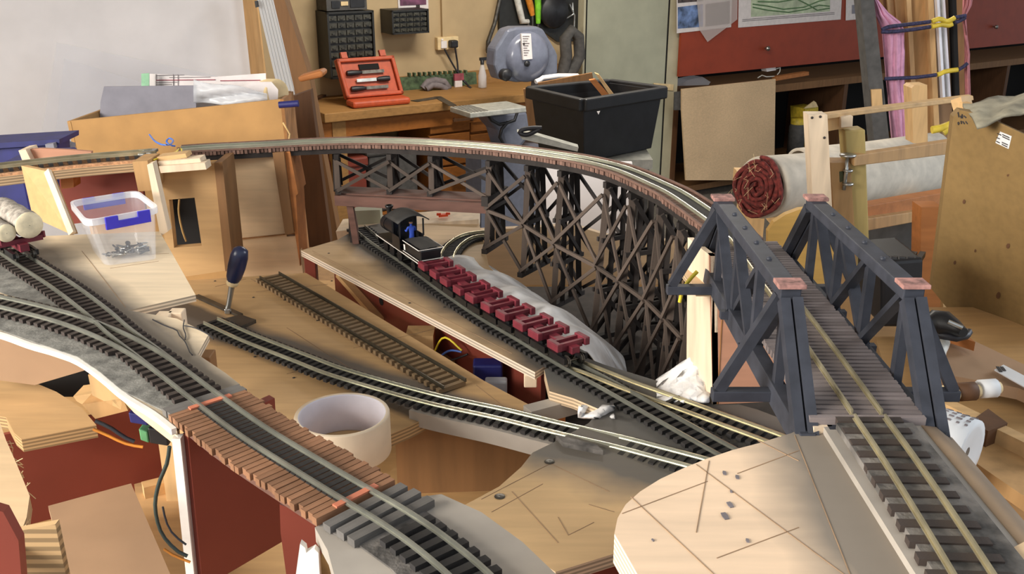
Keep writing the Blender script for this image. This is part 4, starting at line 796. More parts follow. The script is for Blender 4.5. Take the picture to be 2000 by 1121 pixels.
# plaster hillside along the train
tr=[(800,505),(870,560),(945,610),(1020,655),(1110,707)]
TR=spline([G(x,y,TB) for x,y in tr],0.01)
b=B(); rows=[]; random.seed(11)
for i in range(3,len(TR)):
    s,d=side(TR,i)
    if s.y<0: s=-s
    f=i/len(TR); row=[]
    for k,(o,h) in enumerate(((0.021,-0.001),(0.029,0.009),(0.042,0.013),(0.058,0.007),(0.078,-0.005),(0.10,-0.018),(0.125,-0.036),(0.155,-0.062))):
        hh=h*(0.5+0.5*min(1,f*1.8)) if h>0 else h
        hh-=max(0,f-0.86)*0.30*(k/7.0)+max(0,o-0.09)*0.25*f
        row.append(TR[i]+s*o*(1.0-0.45*max(0,f-0.7)/0.3)+Z*(hh+random.uniform(-0.002,0.002)+0.003*math.sin(i*0.9+k*1.4)))
    rows.append(row)
b.grid(rows); o=tag(b.build('plaster_hillside','plaster',None,0,0.002),'white plaster cloth hillside beside the log train','terrain')
sb=o.modifiers.new('sub','SUBSURF'); sb.levels=1; sb.render_levels=2
b=B(); rows=[]
for i in range(10):
    a0=i/9.0; row=[]
    for j in range(9):
        x=1282+j*13+random.uniform(-2,2)*0.5; f=j/8.0
        top=690+abs(f-0.75)*70; y=top+(786-top)*a0
        p=G(1282+j*13,790+f*4,TB); zz=W(x,y,p.y-0.02+0.05*(1-a0)).z
        row.append(W(x,y,p.y-0.0+0.05*(1-a0)+0.004*math.sin(i*1.7+j*2.1)))
    rows.append(row)
b.grid(rows); o=tag(b.build('plaster_mound','plaster',None,0,0.002),'crumpled white plaster mound against the bridge abutment','terrain')
b=B(); rows=[[G(1130+j*10,792+i*6,TC+0.012+0.006*math.sin(i+j*1.3)+0.01*(j/6)) for j in range(8)] for i in range(5)]; b.grid(rows); tag(b.build('plaster_scrap','plaster',None,0,0.002),'scrap of white plaster cloth under the yard edge','terrain')
# D: upper left board
ply('ply_left',(222,202,172),edge=(214,196,170),rot=0.25,spray=[sline((126,557),(297,691),TD,0.042,(120,112,102))])
dleft=[(-90,470),(60,462),(312,452),(382,576),(250,606),(345,622),(408,652),(386,692),(440,728),(468,750),(335,812),(345,838),(240,766),(196,729),(150,698),(60,668),(0,646),(-90,625)]
b=B(); b.prism([G(x,y,TD) for x,y in dleft],(0,0,-0.006)); db=tag(b.build('upper_left_board','ply_left'),'raised plywood board with junction track and clear box','baseboard')
pencil(db,[((160,490),(245,600)),((215,524),(310,510)),((230,500),(330,495))],TD)
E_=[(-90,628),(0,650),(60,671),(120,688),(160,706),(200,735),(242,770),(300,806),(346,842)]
b=B(); ribbon(b,spline([G(x,y,TD+0.0005) for x,y in E_],0.01),0.0035,0.0042); o=b.build('edge_glare_strip','white_edge'); adopt(o,db)  # white strip paints the light glaring off the ply edge
b=B(); P1=[G(x,y,TD) for x,y in((-90,625),(0,646),(60,668),(150,698),(196,729),(240,766),(335,812),(400,775),(330,705),(250,655),(150,625),(0,590),(-90,575))]; b.prism([p+Z*0.0012 for p in P1],(0,0,-0.001)); o=b.build('ballast_bed','ballast'); adopt(o,db)
b=B(); b.prism([G(x,y,TD)+Z*0.0010 for x,y in((-90,500),(25,500),(120,575),(200,635),(150,618),(0,572),(-90,560))],(0,0,-0.0008)); o=b.build('ballast_bed','ballast'); adopt(o,db)
for x,y in((345,606),(320,612)): post('support_post',x,y,TD-0.006,TC if x<400 and y<650 else BASE,0.012,'pine_white',db)
post('support_post',395,690,TD-0.006,TC,0.016,'plank_brown',db)
b=B(); wire(b,[G(x,y,TD+0.001) for x,y in((298,624),(320,635),(345,645),(350,655),(362,668),(372,690),(380,695))],0.0005); wire(b,[G(x,y,TD+0.001) for x,y in((360,625),(358,640),(363,655),(360,668))],0.0005); wire(b,[G(x,y,TD+0.0012) for x,y in((360,636),(380,640),(405,652),(420,665))],0.0005); tag(b.build('thin_wire','wire_black'),'thin black wires lying on the edge of the upper left board','wire')
# plank deck carrying board, continuing to the front edge
front=[(615,1030),(700,985),(862,965),(940,1000),(1020,1058),(1090,1125),(1200,1260),(760,1330),(660,1150),(640,1075)]
b=B(); b.prism([G(x,y,TD) for x,y in front],(0,0,-0.009)); fb=tag(b.build('front_board','bank_grey'),'grey curved board carrying the track at the front','baseboard')
for x,y in((800,1080),(960,1080)): post('support_post',x,y,TD-0.009,BASE,0.02,'redboard',fb)
b=B(); b.prism([G(x,y,TD)+Z*0.0012 for x,y in((640,1040),(700,985),(790,975),(860,1020),(960,1110),(1000,1160),(850,1200),(760,1110),(690,1060))],(0,0,-0.001)); o=b.build('ballast_bed','ballast_dark'); adopt(o,fb)
# fore board on the right
ply('ply_fore',(228,200,170),edge=(232,216,190),rot=0.55,spray=[(1.0,0.0,-0.180,0.062,(128,120,110))],layer=0.0028)
fore=[(1200,1042),(1206,1012),(1222,985),(1250,960),(1290,935),(1340,912),(1380,896),(1430,879),(1480,866),(1545,846),(1575,832),(1590,818),(1640,818),(1660,812),(1960,1180),(1960,1300),(1330,1300),(1245,1121)]
b=B(); b.prism([G(x,y,TF) for x,y in fore],(0,0,-0.016)); fo=tag(b.build('fore_board','ply_fore'),'pale plywood board with a rounded corner in the right foreground','baseboard')
pencil(fo,[((1232,970),(1500,1220)),((1360,907),(1700,1160)),((1552,850),(1660,1121)),((1215,1003),(1382,940)),((1385,900),(1360,1040)),((1400,1090),(1560,1030)),((1440,925),(1560,880)),((1480,860),(1560,900))],TF,0.0007)
for x,y,r in((1415,924,5),(1440,932,5),(1428,960,3),(1426,986,6.5),(1416,1008,7.5),(1460,1056,4),(1275,1055,2.5)):
    b=B(); c=G(x,y,TF+0.0002); m=r*0.00028; b.prism([c+Vector((math.cos(a*1.05+r)*m*(0.7+0.5*((a*7+int(r))%3)/2),math.sin(a*1.05+r)*m*1.5,0.0003)) for a in range(6)],(0,0,-0.0004)); b.build('glue_mark','print_grey',fo)
for x,y in((1300,1000),(1600,1080),(1620,860)): post('support_post',x,y,TF-0.016,BASE,0.03,'redboard',fo)
b=B(); b.prism([G(x,y,TF+0.004) for x,y in((1578,815),(1612,813),(1626,832),(1590,836))],(0,0,-0.004)); o=b.build('bed_end_block','pine_white'); adopt(o,fo)
b=B(); b.frame(Vector((0.172,0.27,CAMZ+TF)),Vector((1,0,0)),Vector((0,1,0)),Z,(0.056,0.21,0.0040)); o=b.build('track_bed','bank_grey'); adopt(o,fo)
b=B(); b.frame(Vector((0.178,0.27,CAMZ+TF)),Vector((1,0,0)),Vector((0,1,0)),Z,(0.042,0.205,0.0076)); o=b.build('ballast_bed','ballast_dark'); adopt(o,fo)
b=B(); rows=[]
for j in range(10):
    y=0.478-j*0.024; rows.append([Vector((0.226+o,y-h*0.1,CAMZ+TF+0.003+h)) for o,h in((0,0),(0.008,-0.001),(0.018,-0.008),(0.028,-0.022),(0.036,-0.042),(0.042,-0.075))])
b.grid(rows); o=b.build('curved_bank','bank_brown',None,0,0.003); adopt(o,fo)
b=B(); b.prism([G(x,y,TF+0.006) for x,y in((1935,1092),(2000,1058),(2060,1040),(2060,1200),(1980,1200))],(0,0,-0.01)); tag(b.build('pale_offcut','ply_pale'),'pale plywood offcut at the front right corner','plywood')
# ---------------------------------------------------------------- bottom left: gaps, panels, offcuts
b=B(); b.prism([G(x,y,TC) for x,y in((-80,740),(0,735),(60,744),(110,765),(160,797),(188,830),(42,858),(28,846),(12,815),(-80,800))],(0,0,-0.012)); tag(b.build('curved_offcut','ply_tan'),'curved plywood shelf below the edge glare strip','plywood')
q=G(187,838,TC-0.012); e=G(42,862,TC-0.012); f=G(360,775,TC-0.012)
b=B(); a=W(-40,872,q.y); b.prism([Vector((e.x-0.06,e.y-0.01,e.z)),Vector((f.x,f.y,e.z)),Vector((f.x,f.y,CAMZ+BASE)),Vector((e.x-0.06,e.y-0.01,CAMZ+BASE))],(0.002,0.006,0)); tag(b.build('red_panel_board','redboard'),'long red-brown panel below the curved shelf','panel')
b=B(); p0=G(-60,660,TD-0.012); b.prism([W(x,y,0.80) for x,y in((-60,640),(60,668),(170,722),(68,752),(-60,735))],(0,0.008,0)); tag(b.build('grey_riser','card_brown'),'dull brown riser behind the edge glare strip','panel')
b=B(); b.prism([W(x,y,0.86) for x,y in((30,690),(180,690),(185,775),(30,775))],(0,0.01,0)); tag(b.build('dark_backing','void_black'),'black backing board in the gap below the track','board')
for pts,Y,m,lab in(([(172,732),(196,733),(240,770),(236,800),(180,772)],0.66,'pine_up','pine upright below the edge glare strip'),([(143,774),(183,768),(190,780),(180,800),(150,784)],0.70,'pine','small pine block beside the curved shelf'),([(160,790),(240,778),(250,802),(186,818)],0.66,'plank_tan','wide grained pine block behind the curved shelf')):
    b=B(); b.prism([W(x,y,Y) for x,y in pts],(0,0.02,0)); tag(b.build('pine_block',m),lab,'wood block')
b=B(); b.prism([W(x,y,0.60-0.0004*(x-235)) for x,y in((234,776),(345,846),(346,872),(262,806))],(0,0.006,0)); tag(b.build('fascia_strip','ply_pale_v'),'pinkish plywood fascia under the edge glare strip','panel')
t=thing('terminal_unit',W(290,850,0.62),'blue, green and black wiring unit under the track','electrical unit')
for x0,y0,x1,y1,m,nm in((250,806,286,832,'navy','blue_connector'),(270,838,288,866,'terminal_green','green_terminal'),(288,836,326,872,'black_plastic','black_socket')):
    b=B(); b.prism([W(x,y,0.62) for x,y in((x0,y0),(x1,y0+6),(x1+3,y1),(x0+4,y1-6))],(0,0.015,0)); b.build(nm,m,t,0.001)
for m,pts,r,lab in(('wire_orange',((182,838),(210,850),(245,866),(280,873),(292,868)),0.0011,'orange wire looping towards the green terminal'),('wire_black',((186,822),(215,835),(245,855),(272,866)),0.0014,'dark cable looping towards the green terminal')):
    b=B(); wire(b,[W(x,y,0.60) for x,y in pts],r); tag(b.build('wire',m),lab,'wire')
for m,pts,r,lab in(('wire_green',((331,872),(326,905),(310,945),(303,990),(315,1040),(345,1075),(375,1090)),0.0012,'thick dark green cable curving down beside the white panel edge'),('wire_black',((318,990),(325,1020),(340,1045),(372,1070)),0.0007,'thin dark wire inside the curve of the thick cable'),('wire_orange',((320,1072),(340,1085),(372,1098)),0.0008,'short orange wire at the foot of the thick cable')):
    b=B(); wire(b,[W(x,y,0.50) for x,y in pts],r); tag(b.build('cable',m),lab,'cable')
# vertical panel under the deck
a=G(357,846,TD-0.008); zbm=W(384,1140,a.y).z
c=G(552,1044,zbm-CAMZ+0.002); c.z=a.z
t=thing('deck_support_panel',Vector((a.x,a.y,zbm)),'red-brown upright panel with a white edge under the plank deck','panel')
dn=Vector(((W(384,1121,a.y).x-a.x),0,zbm-a.z))
b=B(); b.prism([a,c,c+Vector((dn.x,0.0,dn.z)),a+dn],(0.005,-0.005,0)); b.build('panel_face','redboard',t)
b=B(); b.beam(a+Vector((-0.002,-0.004,0)),a+dn+Vector((-0.002,-0.004,0)),0.0055,0.007,(0,1,0)); b.build('white_edge','white_edge',t)
b=B(); b.prism([W(x,y,0.525) for x,y in((546,985),(612,1010),(625,1090),(590,1130),(560,1130),(548,1040))],(0,0.006,0)); tag(b.build('support_panel','redboard'),'second red-brown panel beside the deck end','panel')
b=B(); b.prism([W(x,y,0.43) for x,y in((578,1121),(586,1062),(596,1070),(598,1080),(614,1072),(622,1080),(626,1150),(578,1160))],(0,0.004,0)); tag(b.build('white_bracket','white_edge'),'small white wooden bracket below the deck end','bracket')
b=B(); b.prism([G(x,y,-0.49) for x,y in((260,930),(350,900),(560,1040),(620,1200),(300,1250))],(0,0,-0.012)); tag(b.build('lower_shelf','ply_tan'),'tan plywood shelf at the foot of the upright panel','plywood')
b=B(); b.beam(G(280,958,-0.484),G(372,935,-0.484),0.012,0.012); tag(b.build('pine_strip','pine'),'pine strip lying behind the thick cable','wood strip')
b=B(); b.prism([G(x,y,-0.455) for x,y in((94,988),(256,944),(345,1150),(150,1190))],(0,0,-0.006)); tag(b.build('brown_board','card_brown'),'smooth brown hardboard sheet lying at the lower left','board')
ply('ply_thick',(190,158,116),layer=0.0058)
b=B(); b.prism([W(x,y,0.47) for x,y in((20,1040),(108,1024),(140,1180),(30,1180))],(0,0.005,0)); tag(b.build('thick_plywood','ply_thick'),'thick plywood edge showing its layers beside the brown hardboard','plywood')
b=B(); b.prism([G(x,y,-0.33) for x,y in((-60,800),(-4,815),(12,860),(32,905),(58,968),(52,1010),(36,1052),(22,1090),(4,1140),(-60,1200))],(0,0,-0.010)); fp=tag(b.build('rough_plywood','ply_pale'),'pale rough-edged plywood at the left foreground','plywood')
random.seed(4); b=B()
for i in range(26):
    f=random.random(); x=12+46*min(1,f*1.6)-max(0,f-0.62)*90; y=860+f*200; p=G(x,y,-0.332); q=[p+Vector((random.uniform(0,0.0025)*k,random.uniform(-0.002,0.002)*k,random.uniform(-0.003,0.002)*k)) for k in range(3)]; b.tube(q,0.0003,4)
o=b.build('splinters','cream_card'); adopt(o,fp); o['kind']='stuff'
b=B(); b.prism([W(x,y,0.40) for x,y in((-60,980),(6,1000),(36,1056),(46,1180),(-60,1180))],(0,0.006,0)); tag(b.build('corner_panel','redboard'),'red-brown panel at the bottom left corner','panel')
# ================================================================ left frames under the upper line
def P_at(pts,z): return [G(x,y,z) for x,y in pts]
AL=[(300,292),(280,294),(150,304.5),(0,320.5),(-90,331)]
ALw=P_at(AL,ZA)
t=thing('approach_board',Vector((ALw[2].x,ALw[2].y,CAMZ+TD)),'pale plywood approach board on uprights at the upper left','baseboard')
b=B(); ribbon(b,spline(ALw,0.01),0.042,0.010,-0.0105); b.build('deck','ply_pale',t)
b=B(); ribbon(b,spline(ALw,0.01),0.036,0.003,-0.0075); b.build('cork_underlay','cork',t)
AZ=-0.2705
def divider(pts,Y,th,mat,name='divider'):
    b=B(); b.prism([W(x,y,Y) for x,y in pts],(th,0.0,0)); return b.build(name,mat,t)
def plate(xy_top_front,xy_bot_front,Ytop,Ybot,depth,thk,mat,name):
    a=W(*xy_top_front,Ytop); c=W(*xy_bot_front,Ybot); b=B()
    b.prism([a,c,c+Vector((0.0,depth,0)),Vector((a.x,c.y+depth,a.z))],(thk,0,0)); return b.build(name,mat,t)
fb_=G(139,458,TD); bb_=G(64,424,TD); ft_=W(90,334,fb_.y+0.06); bt_=W(46,350,bb_.y+0.02); bt_.z=ft_.z
b=B(); b.prism([ft_,fb_,bb_,bt_],(0.006,0.003,0)); b.build('divider','ply_tan_v',t)
b=B(); b.beam(ft_+Vector((0.002,-0.001,0)),fb_+Vector((0.002,-0.001,0.001)),0.007,0.004,(0,-1,0)); b.build('divider_edge','pine_white',t)
fb2=G(318,462,TD); b=B(); b.prism([W(x,y,fb2.y+0.012) for x,y in((287,322),(298,318),(328,452),(313,462))],(0,0.012,0)); b.build('divider','pine_white',t)
b=B(); b.prism([W(x,y,1.16) for x,y in((115,330),(272,312),(285,420),(120,440))],(0,0.006,0)); b.build('red_back_panel','redboard',t)
b=B(); b.prism([W(x,y,1.12) for x,y in((118,348),(143,346),(144,366),(120,369))],(0,0.02,0)); b.build('corner_block','pine_orange',t)
b=B(); b.prism([W(x,y,1.08) for x,y in((258,316),(288,314),(298,372),(270,374))],(0,0.04,0)); b.build('corner_block','plank_tan',t)
b=B(); b.prism([W(x,y,1.22) for x,y in((50,292),(80,290),(140,293),(178,296),(178,312),(60,322))],(0,0.006,0)); b.build('back_panel','ply_abut',t)
b=B(); b.prism([W(x,y,1.21) for x,y in((36,294),(50,292),(62,316),(46,320))],(0,0.03,0)); b.build('corner_block','pine_white',t)
slm=unit('sleeper','sleeper_black')
t=thing('approach_track',ALw[2],'weathered track on pale cork at the upper left','track')
lay_track(t,ALw,GAUGE,0.030,0.0042,0.003,0.0105,slm,'rail_gold')
t=thing('rail_joiner_block',ALw[1],'soldered metal joining plates at the board joint','rail joint')
for k,x in enumerate((282,296)):
    b=B(); c=G(x,294-k*2,ZA); b.box(c-Z*0.003,(0.007,0.026,0.0035)); b.build('plate','steel',t,0.0006)
b=B(); wire(b,[G(x,y,ZA+0.02-abs(i-3)*0.003) for i,(x,y) in enumerate(((292,263),(302,275),(315,282),(325,283),(334,281),(338,274),(330,270),(325,277),(334,284),(345,285)))],0.0011); tag(b.build('blue_wire','wire_blue'),'curled blue wire at the board joint','wire')
b=B(); wire(b,[G(x,y,ZA+0.002) for x,y in((300,312),(318,306),(335,300),(345,296),(350,290),(355,292),(352,299),(345,297))],0.0009); tag(b.build('yellow_wire','wire_yellow'),'yellow wire twisted round the trestle end','wire')
# stepped wooden packing under the trestle end
t=thing('packing_stack',W(350,330,1.10),'stepped wooden packing under the trestle end','packing')
for i,(x0,x1,y0,y1) in enumerate(((306,362,307,315),(308,390,316,325),(310,400,325,338))):
    b=B(); b.prism([W(x,y,1.10-0.006*i) for x,y in((x0,y0),(x1,y0-7),(x1+3,y1-7),(x0+4,y1))],(0,0.02,0)); b.build('packing_strip','pine_white' if i else 'pine',t)
# plywood risers
def riser(name,pts,Y,th,mat,label,hole=None):
    t=thing(name,W(*pts[-1],Y),label,'panel')
    if hole:
        o=[W(x,y,Y) for x,y in pts]; h=[W(x,y,Y) for x,y in hole]; b=B()
        n=len(o)
        vs=o+h+[p+Vector((0,th,0)) for p in o+h]
        fs=[]
        for i in range(4):
            j=(i+1)%4; fs+=[(i,j,4+j,4+i),(8+i,12+i,12+j,8+j),(i,8+i,8+j,j),(4+i,4+j,12+j,12+i)]
        b.add(vs,fs); b.build('face','ply_warm' if mat is None else mat,t)
    else:
        b=B(); b.prism([W(x,y,Y) for x,y in pts],(0,th,0)); b.build('face',mat,t)
    return t
t=riser('slotted_riser',[(306,330),(420,318),(445,528),(330,545)],1.125,0.012,'ply_tan_v','plywood riser with a rectangular slot below the trestle end',[(330,390),(380,386),(394,480),(340,484)])
b=B(); b.prism([W(x,y,1.112) for x,y in((418,318),(434,316),(456,526),(440,530))],(0,0.05,0)); b.build('edge_batten','plank_brown',t)
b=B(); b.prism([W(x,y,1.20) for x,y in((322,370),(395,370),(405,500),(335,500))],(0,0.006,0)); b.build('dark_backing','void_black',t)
b=B(); wire(b,[W(x,y,1.15) for x,y in((350,390),(349,415),(356,450),(366,478))],0.0012); tag(b.build('tan_wire','wire_tan'),'tan wire hanging inside the slot of the plywood riser','wire')
t=riser('broad_riser',[(424,306),(533,298),(560,462),(582,460),(592,534),(452,545)],1.19,0.012,'ply_pale_v','broad pale plywood riser behind the screwdriver')
b=B(); b.prism([W(x,y,1.186) for x,y in((452,468),(580,455),(581,456.5),(452,469.5))],(0,0.003,0)); b.build('panel_joint','cardboard_edge',t)
b=B(); b.prism([W(x,y,1.18) for x,y in((532,298),(554,297),(574,455),(557,459))],(0,0.04,0)); b.build('edge_batten','plank_brown',t)
b=B(); b.prism([W(x,y,1.185) for x,y in((552,297),(566,296),(582,378),(578,382),(586,520),(576,456))],(0,0.05,0)); b.build('edge_batten','pine_orange',t)
# pale beam with a short length of track behind the loco
t=thing('pale_beam',W(800,450,1.30),'pale pine beam behind the locomotive','beam')
b=B(); f=[W(x,y,1.28) for x,y in((656,452),(700,447),(935,428),(935,456),(700,470),(660,472))]; b.prism(f,(0,0.06,0)); b.build('beam_body','pine_white',t)
t=thing('short_track',W(800,430,1.31),'short length of track lying on the pale beam','track')
zz=W(800,428,1.31).z-CAMZ
lay_track(t,[W(738,437,1.30),W(790,432,1.31),W(842,427,1.32)],GAUGE,0.028,0.004,0.003,0.0095,slm,'rail_dark')
t=thing('orange_clip',W(866,420,1.3),'small bright orange clip lying on the pale beam','clip')
b=B(); b.beam(W(857,421,1.30),W(875,419,1.30),0.008,0.003); b.build('clip_base','orange_bright',t); b=B(); b.beam(W(857,421,1.30),W(857,416,1.30),0.006,0.002); b.beam(W(875,419,1.30),W(875,415,1.30),0.006,0.002); b.build('clip_arm','orange_bright',t)
# pale boards seen through the trestle
upright('white_board',(1045,1235,318),(1060,1245,505),1.55,0.012,'white_paint','white board seen through the trestle posts','board')
b=B(); b.prism([W(x,y,1.38) for x,y in((930,450),(1120,440),(1220,470),(1360,470),(1360,640),(930,640))],(0,0.012,0)); tag(b.build('backing_plywood','ply_pale_v'),'pale plywood seen low behind the trestle posts','plywood')
b=B(); b.prism([W(x,y,1.30) for x,y in((690,412),(742,410),(745,440),(690,444))],(0,0.02,0)); tag(b.build('grey_fitting','cabinet_green'),'small pale grey fitting behind the trestle girder','fitting')
# ================================================================ curved trestle
tc=[(1388,430),(1330,379),(1285,356),(1217,327.5),(1150,310),(1080,298.5),(1000,288),(900,279),(800,273.5),(700,271.5),(600,274.5),(500,280),(400,285),(345,289)]
TCW=[Vector((0.1968,0.80,CAMZ+ZA)),Vector((0.1900,0.85,CAMZ+ZA))]+P_at(tc[1:],ZA)
trs=thing('curved_trestle',Vector((0.0,1.05,CAMZ-0.46)),'tall curved dark timber trestle with track on top','trestle')
tsm=unit('sleeper','trestle_sleeper')
SL=0.040
PT=lay_track(trs,TCW,GAUGE,SL,0.0036,0.0045,0.0046,tsm,'rail_bright',jit=0.0012)
fine=spline(TCW,0.008)
gz=-0.0034-0.0045
for off in(-0.0155,-0.006,0.006,0.0155): b=B(); ribbon(b,fine,0.005,0.0065,gz,off); b.build('stringer','trestle_dark',trs)
b=B(); ribbon(b,fine,0.0138,0.0007,-0.0030); b.build('tarred_strip','sleeper_black',trs)
for off in(-0.0195,0.0195): b=B(); ribbon(b,fine,0.0022,0.0022,-0.0008,off); b.build('guard_timber','trestle_sleeper',trs)
bents=[(655,297,-0.315),(746,298,-0.315),(835,300,-0.315),(932,310,-0.380),(1003,319,-0.402),(1080,329,-0.435),(1160,346,-0.455),(1225,364,-0.459),(1290,390,-0.459),(1340,418,-0.459),(1374,450,-0.459)]
CZ=ZA+gz-0.0065-0.004
info=[]
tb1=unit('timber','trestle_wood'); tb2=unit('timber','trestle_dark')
def stick(me,name,parent,a,c,w,h):
    d=c-a; up=Z if abs(d.normalized().z)<0.97 else Vector((0,1,0))
    return place(me,name,parent,(a+c)/2,d,d.length,w,h,up)
for k,(x,y,zb) in enumerate(bents):
    p=G(x,y,ZA+gz); i=min(range(len(fine)),key=lambda j:(offset(fine,0)[j]-p).length) if False else min(range(len(fine)),key=lambda j:((fine[j].x-p.x)**2+(fine[j].y-p.y)**2))
    s,d=side(fine,i); c=fine[i].copy(); c.z=CAMZ+CZ
    if s.y>0: s=-s          # s points to the camera side
    H=c.z-(CAMZ+zb); bat=0.07 if k>=3 else 0.02
    m=(Matrix((tuple(s),tuple(s.cross(Z)),(0,0,1))).transposed())
    cap=B(); cap.beam(c-s*0.021,c+s*0.021,0.006,0.007); cap=cap.build('bent_cap','trestle_dark',trs)
    posts=[]
    for o in(0.017,0.006,-0.006,-0.017):
        a=c+s*o-Z*0.003; e=c+s*(o+(math.copysign(1,o)*H*(bat if abs(o)>0.01 else bat*0.3)))-Z*(H-0.003); posts.append((a,e))
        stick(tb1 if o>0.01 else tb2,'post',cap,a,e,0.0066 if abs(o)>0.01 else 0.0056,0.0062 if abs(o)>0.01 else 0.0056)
    sl0=posts[0][1]; sl3=posts[3][1]
    stick(tb2,'sill',cap,sl0+s*0.008,sl3-s*0.008,0.007,0.006)
    nt=1 if H<0.09 else (2 if H<0.15 else 3)
    lev=[]
    for tier in range(nt+1):
        f=tier/nt; lev.append((posts[0][0].lerp(posts[0][1],f),posts[3][0].lerp(posts[3][1],f)))
    for tier in range(nt):
        for sg in(-1,1):
            u0,v0=lev[tier]; u1,v1=lev[tier+1]; dd=d*0.0042*sg
            stick(tb2,'cross_brace',cap,u0+dd,v1+dd,0.0028,0.0045) if sg<0 else stick(tb2,'cross_brace',cap,v0+dd,u1+dd,0.0028,0.0045)
        if tier: 
            for sg in(-1,1): stick(tb2,'girt',cap,lev[tier][0]+s*0.004+d*0.0042*sg,lev[tier][1]-s*0.004+d*0.0042*sg,0.003,0.005)
    info.append((lev,s,d,nt,posts))
# longitudinal braces on both faces
for k in range(len(info)-1):
    A,s1,_,n1,pa=info[k]; C,s2,_,n2,pc=info[k+1]
    n=max(n1,n2) if k>=3 else 1
    for f in(0,1):
        ss=(s1+s2)*0.5*(1 if f==0 else -1)
        fa0,fa1=pa[0 if f==0 else 3]; fc0,fc1=pc[0 if f==0 else 3]
        ha=fa0.z-fa1.z; hc=fc0.z-fc1.z
        base=min(ha,hc)
        lo=0.06; n=max(1,round(max(ha,hc)/0.075)) if k>=3 else 1
        if k==2: n=1; 
        for q in range(n):
            t0=q/n; t1=(q+1)/n
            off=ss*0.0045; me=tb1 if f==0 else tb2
            ca1=t1 if k!=2 else 1.0
            A0=fa0.lerp(fa1,t0*0.94+0.04); A1=fa0.lerp(fa1,t1*0.94+0.02)
            if k==2: C0=fc0.lerp(fc1,0.04); C1=fc0.lerp(fc1,0.36)
            else: C0=fc0.lerp(fc1,t0*0.94+0.04); C1=fc0.lerp(fc1,t1*0.94+0.02)
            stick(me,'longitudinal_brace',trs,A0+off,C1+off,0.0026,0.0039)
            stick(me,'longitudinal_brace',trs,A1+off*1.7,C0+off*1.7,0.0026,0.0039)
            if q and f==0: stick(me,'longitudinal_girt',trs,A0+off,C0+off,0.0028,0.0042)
# girder platform under the first three bents
g0=info[0][4][0][1]; g1=info[3][4][0][0].copy(); g1.z=g0.z
h0=info[0][4][3][1]; h1=info[3][4][3][0].copy(); h1.z=h0.z
s0_=info[0][1]
for a,c in((g0+s0_*0.004,g1+s0_*0.006),(h0-s0_*0.003,h1-s0_*0.004)):
    e=(c-a).normalized(); b=B(); b.beam(a-e*0.004-Z*0.011,c-Z*0.011,0.008,0.013); b.build('girder','girder_wood',trs)
npl=5
for i in range(npl):
    f0=i/npl; f1=(i+0.94)/npl
    b=B(); q=[g0.lerp(h0,f0),g1.lerp(h1,f0),g1.lerp(h1,f1),g0.lerp(h0,f1)]; b.prism([v-Z*0.003 for v in q],(0,0,-0.003)); b.build('platform_plank','girder_wood',trs)
for x,sg in((682,1),(676,-1)):
    a=(g0.lerp(g1,0.075) if sg>0 else h0.lerp(h1,0.06))-Z*0.018
    b=B(); b.beam(a,Vector((a.x+0.006,a.y-0.004*sg,CAMZ+TB)),0.008,0.008); b.build('girder_leg','girder_wood',trs)
a=g0.lerp(g1,0.075)-Z*0.018; c=h0.lerp(h1,0.06)-Z*0.018
b=B(); b.beam(a-Z*0.004,c-Z*0.055,0.005,0.006); b.beam(c-Z*0.004,a-Z*0.055,0.005,0.006); b.build('girder_leg_brace','trestle_dark',trs)
b=B(); b.beam(a-Z*0.056+Vector((0.003,0,0)),c-Z*0.056+Vector((0.003,0,0)),0.009,0.008); b.build('girder_leg_sill','girder_wood',trs)
b=B(); b.beam(info[3][4][0][0].lerp(info[3][4][0][1],0.40)+info[3][1]*0.01,info[3][4][3][0].lerp(info[3][4][3][1],0.40)-info[3][1]*0.01,0.009,0.012); b.build('girder_bearer','trestle_dark',trs)
# ================================================================ truss bridge
CX=0.1985; XL=0.163; XR=0.235
br=thing('truss_bridge',Vector((CX,0.63,CAMZ-0.28)),'black timber pony truss bridge with red capped top chords','bridge')
C_BR=[Vector((0.1968,0.80,CAMZ+ZA)),Vector((0.1975,0.72,CAMZ+ZA)),Vector((0.198,0.60,CAMZ+ZA)),Vector((0.1968,0.478,CAMZ+ZA))]
dsm=unit('sleeper','deck_sleeper')
lay_track(br,C_BR,GAUGE,0.064,0.0036,0.0045,0.0056,dsm,'rail_gold',jit=0.0006)
b=B()
for x in(CX-0.02,CX,CX+0.02): b.beam(Vector((x,0.474,CAMZ-0.2615)),Vector((x,0.80,CAMZ-0.2615)),0.008,0.007)
b.build('floor_stringer','bridge_black',br)
bz=CAMZ-0.268; tz_=CAMZ-0.2005
bk='bridge_black'
Yv=[0.540,0.602,0.664,0.726]
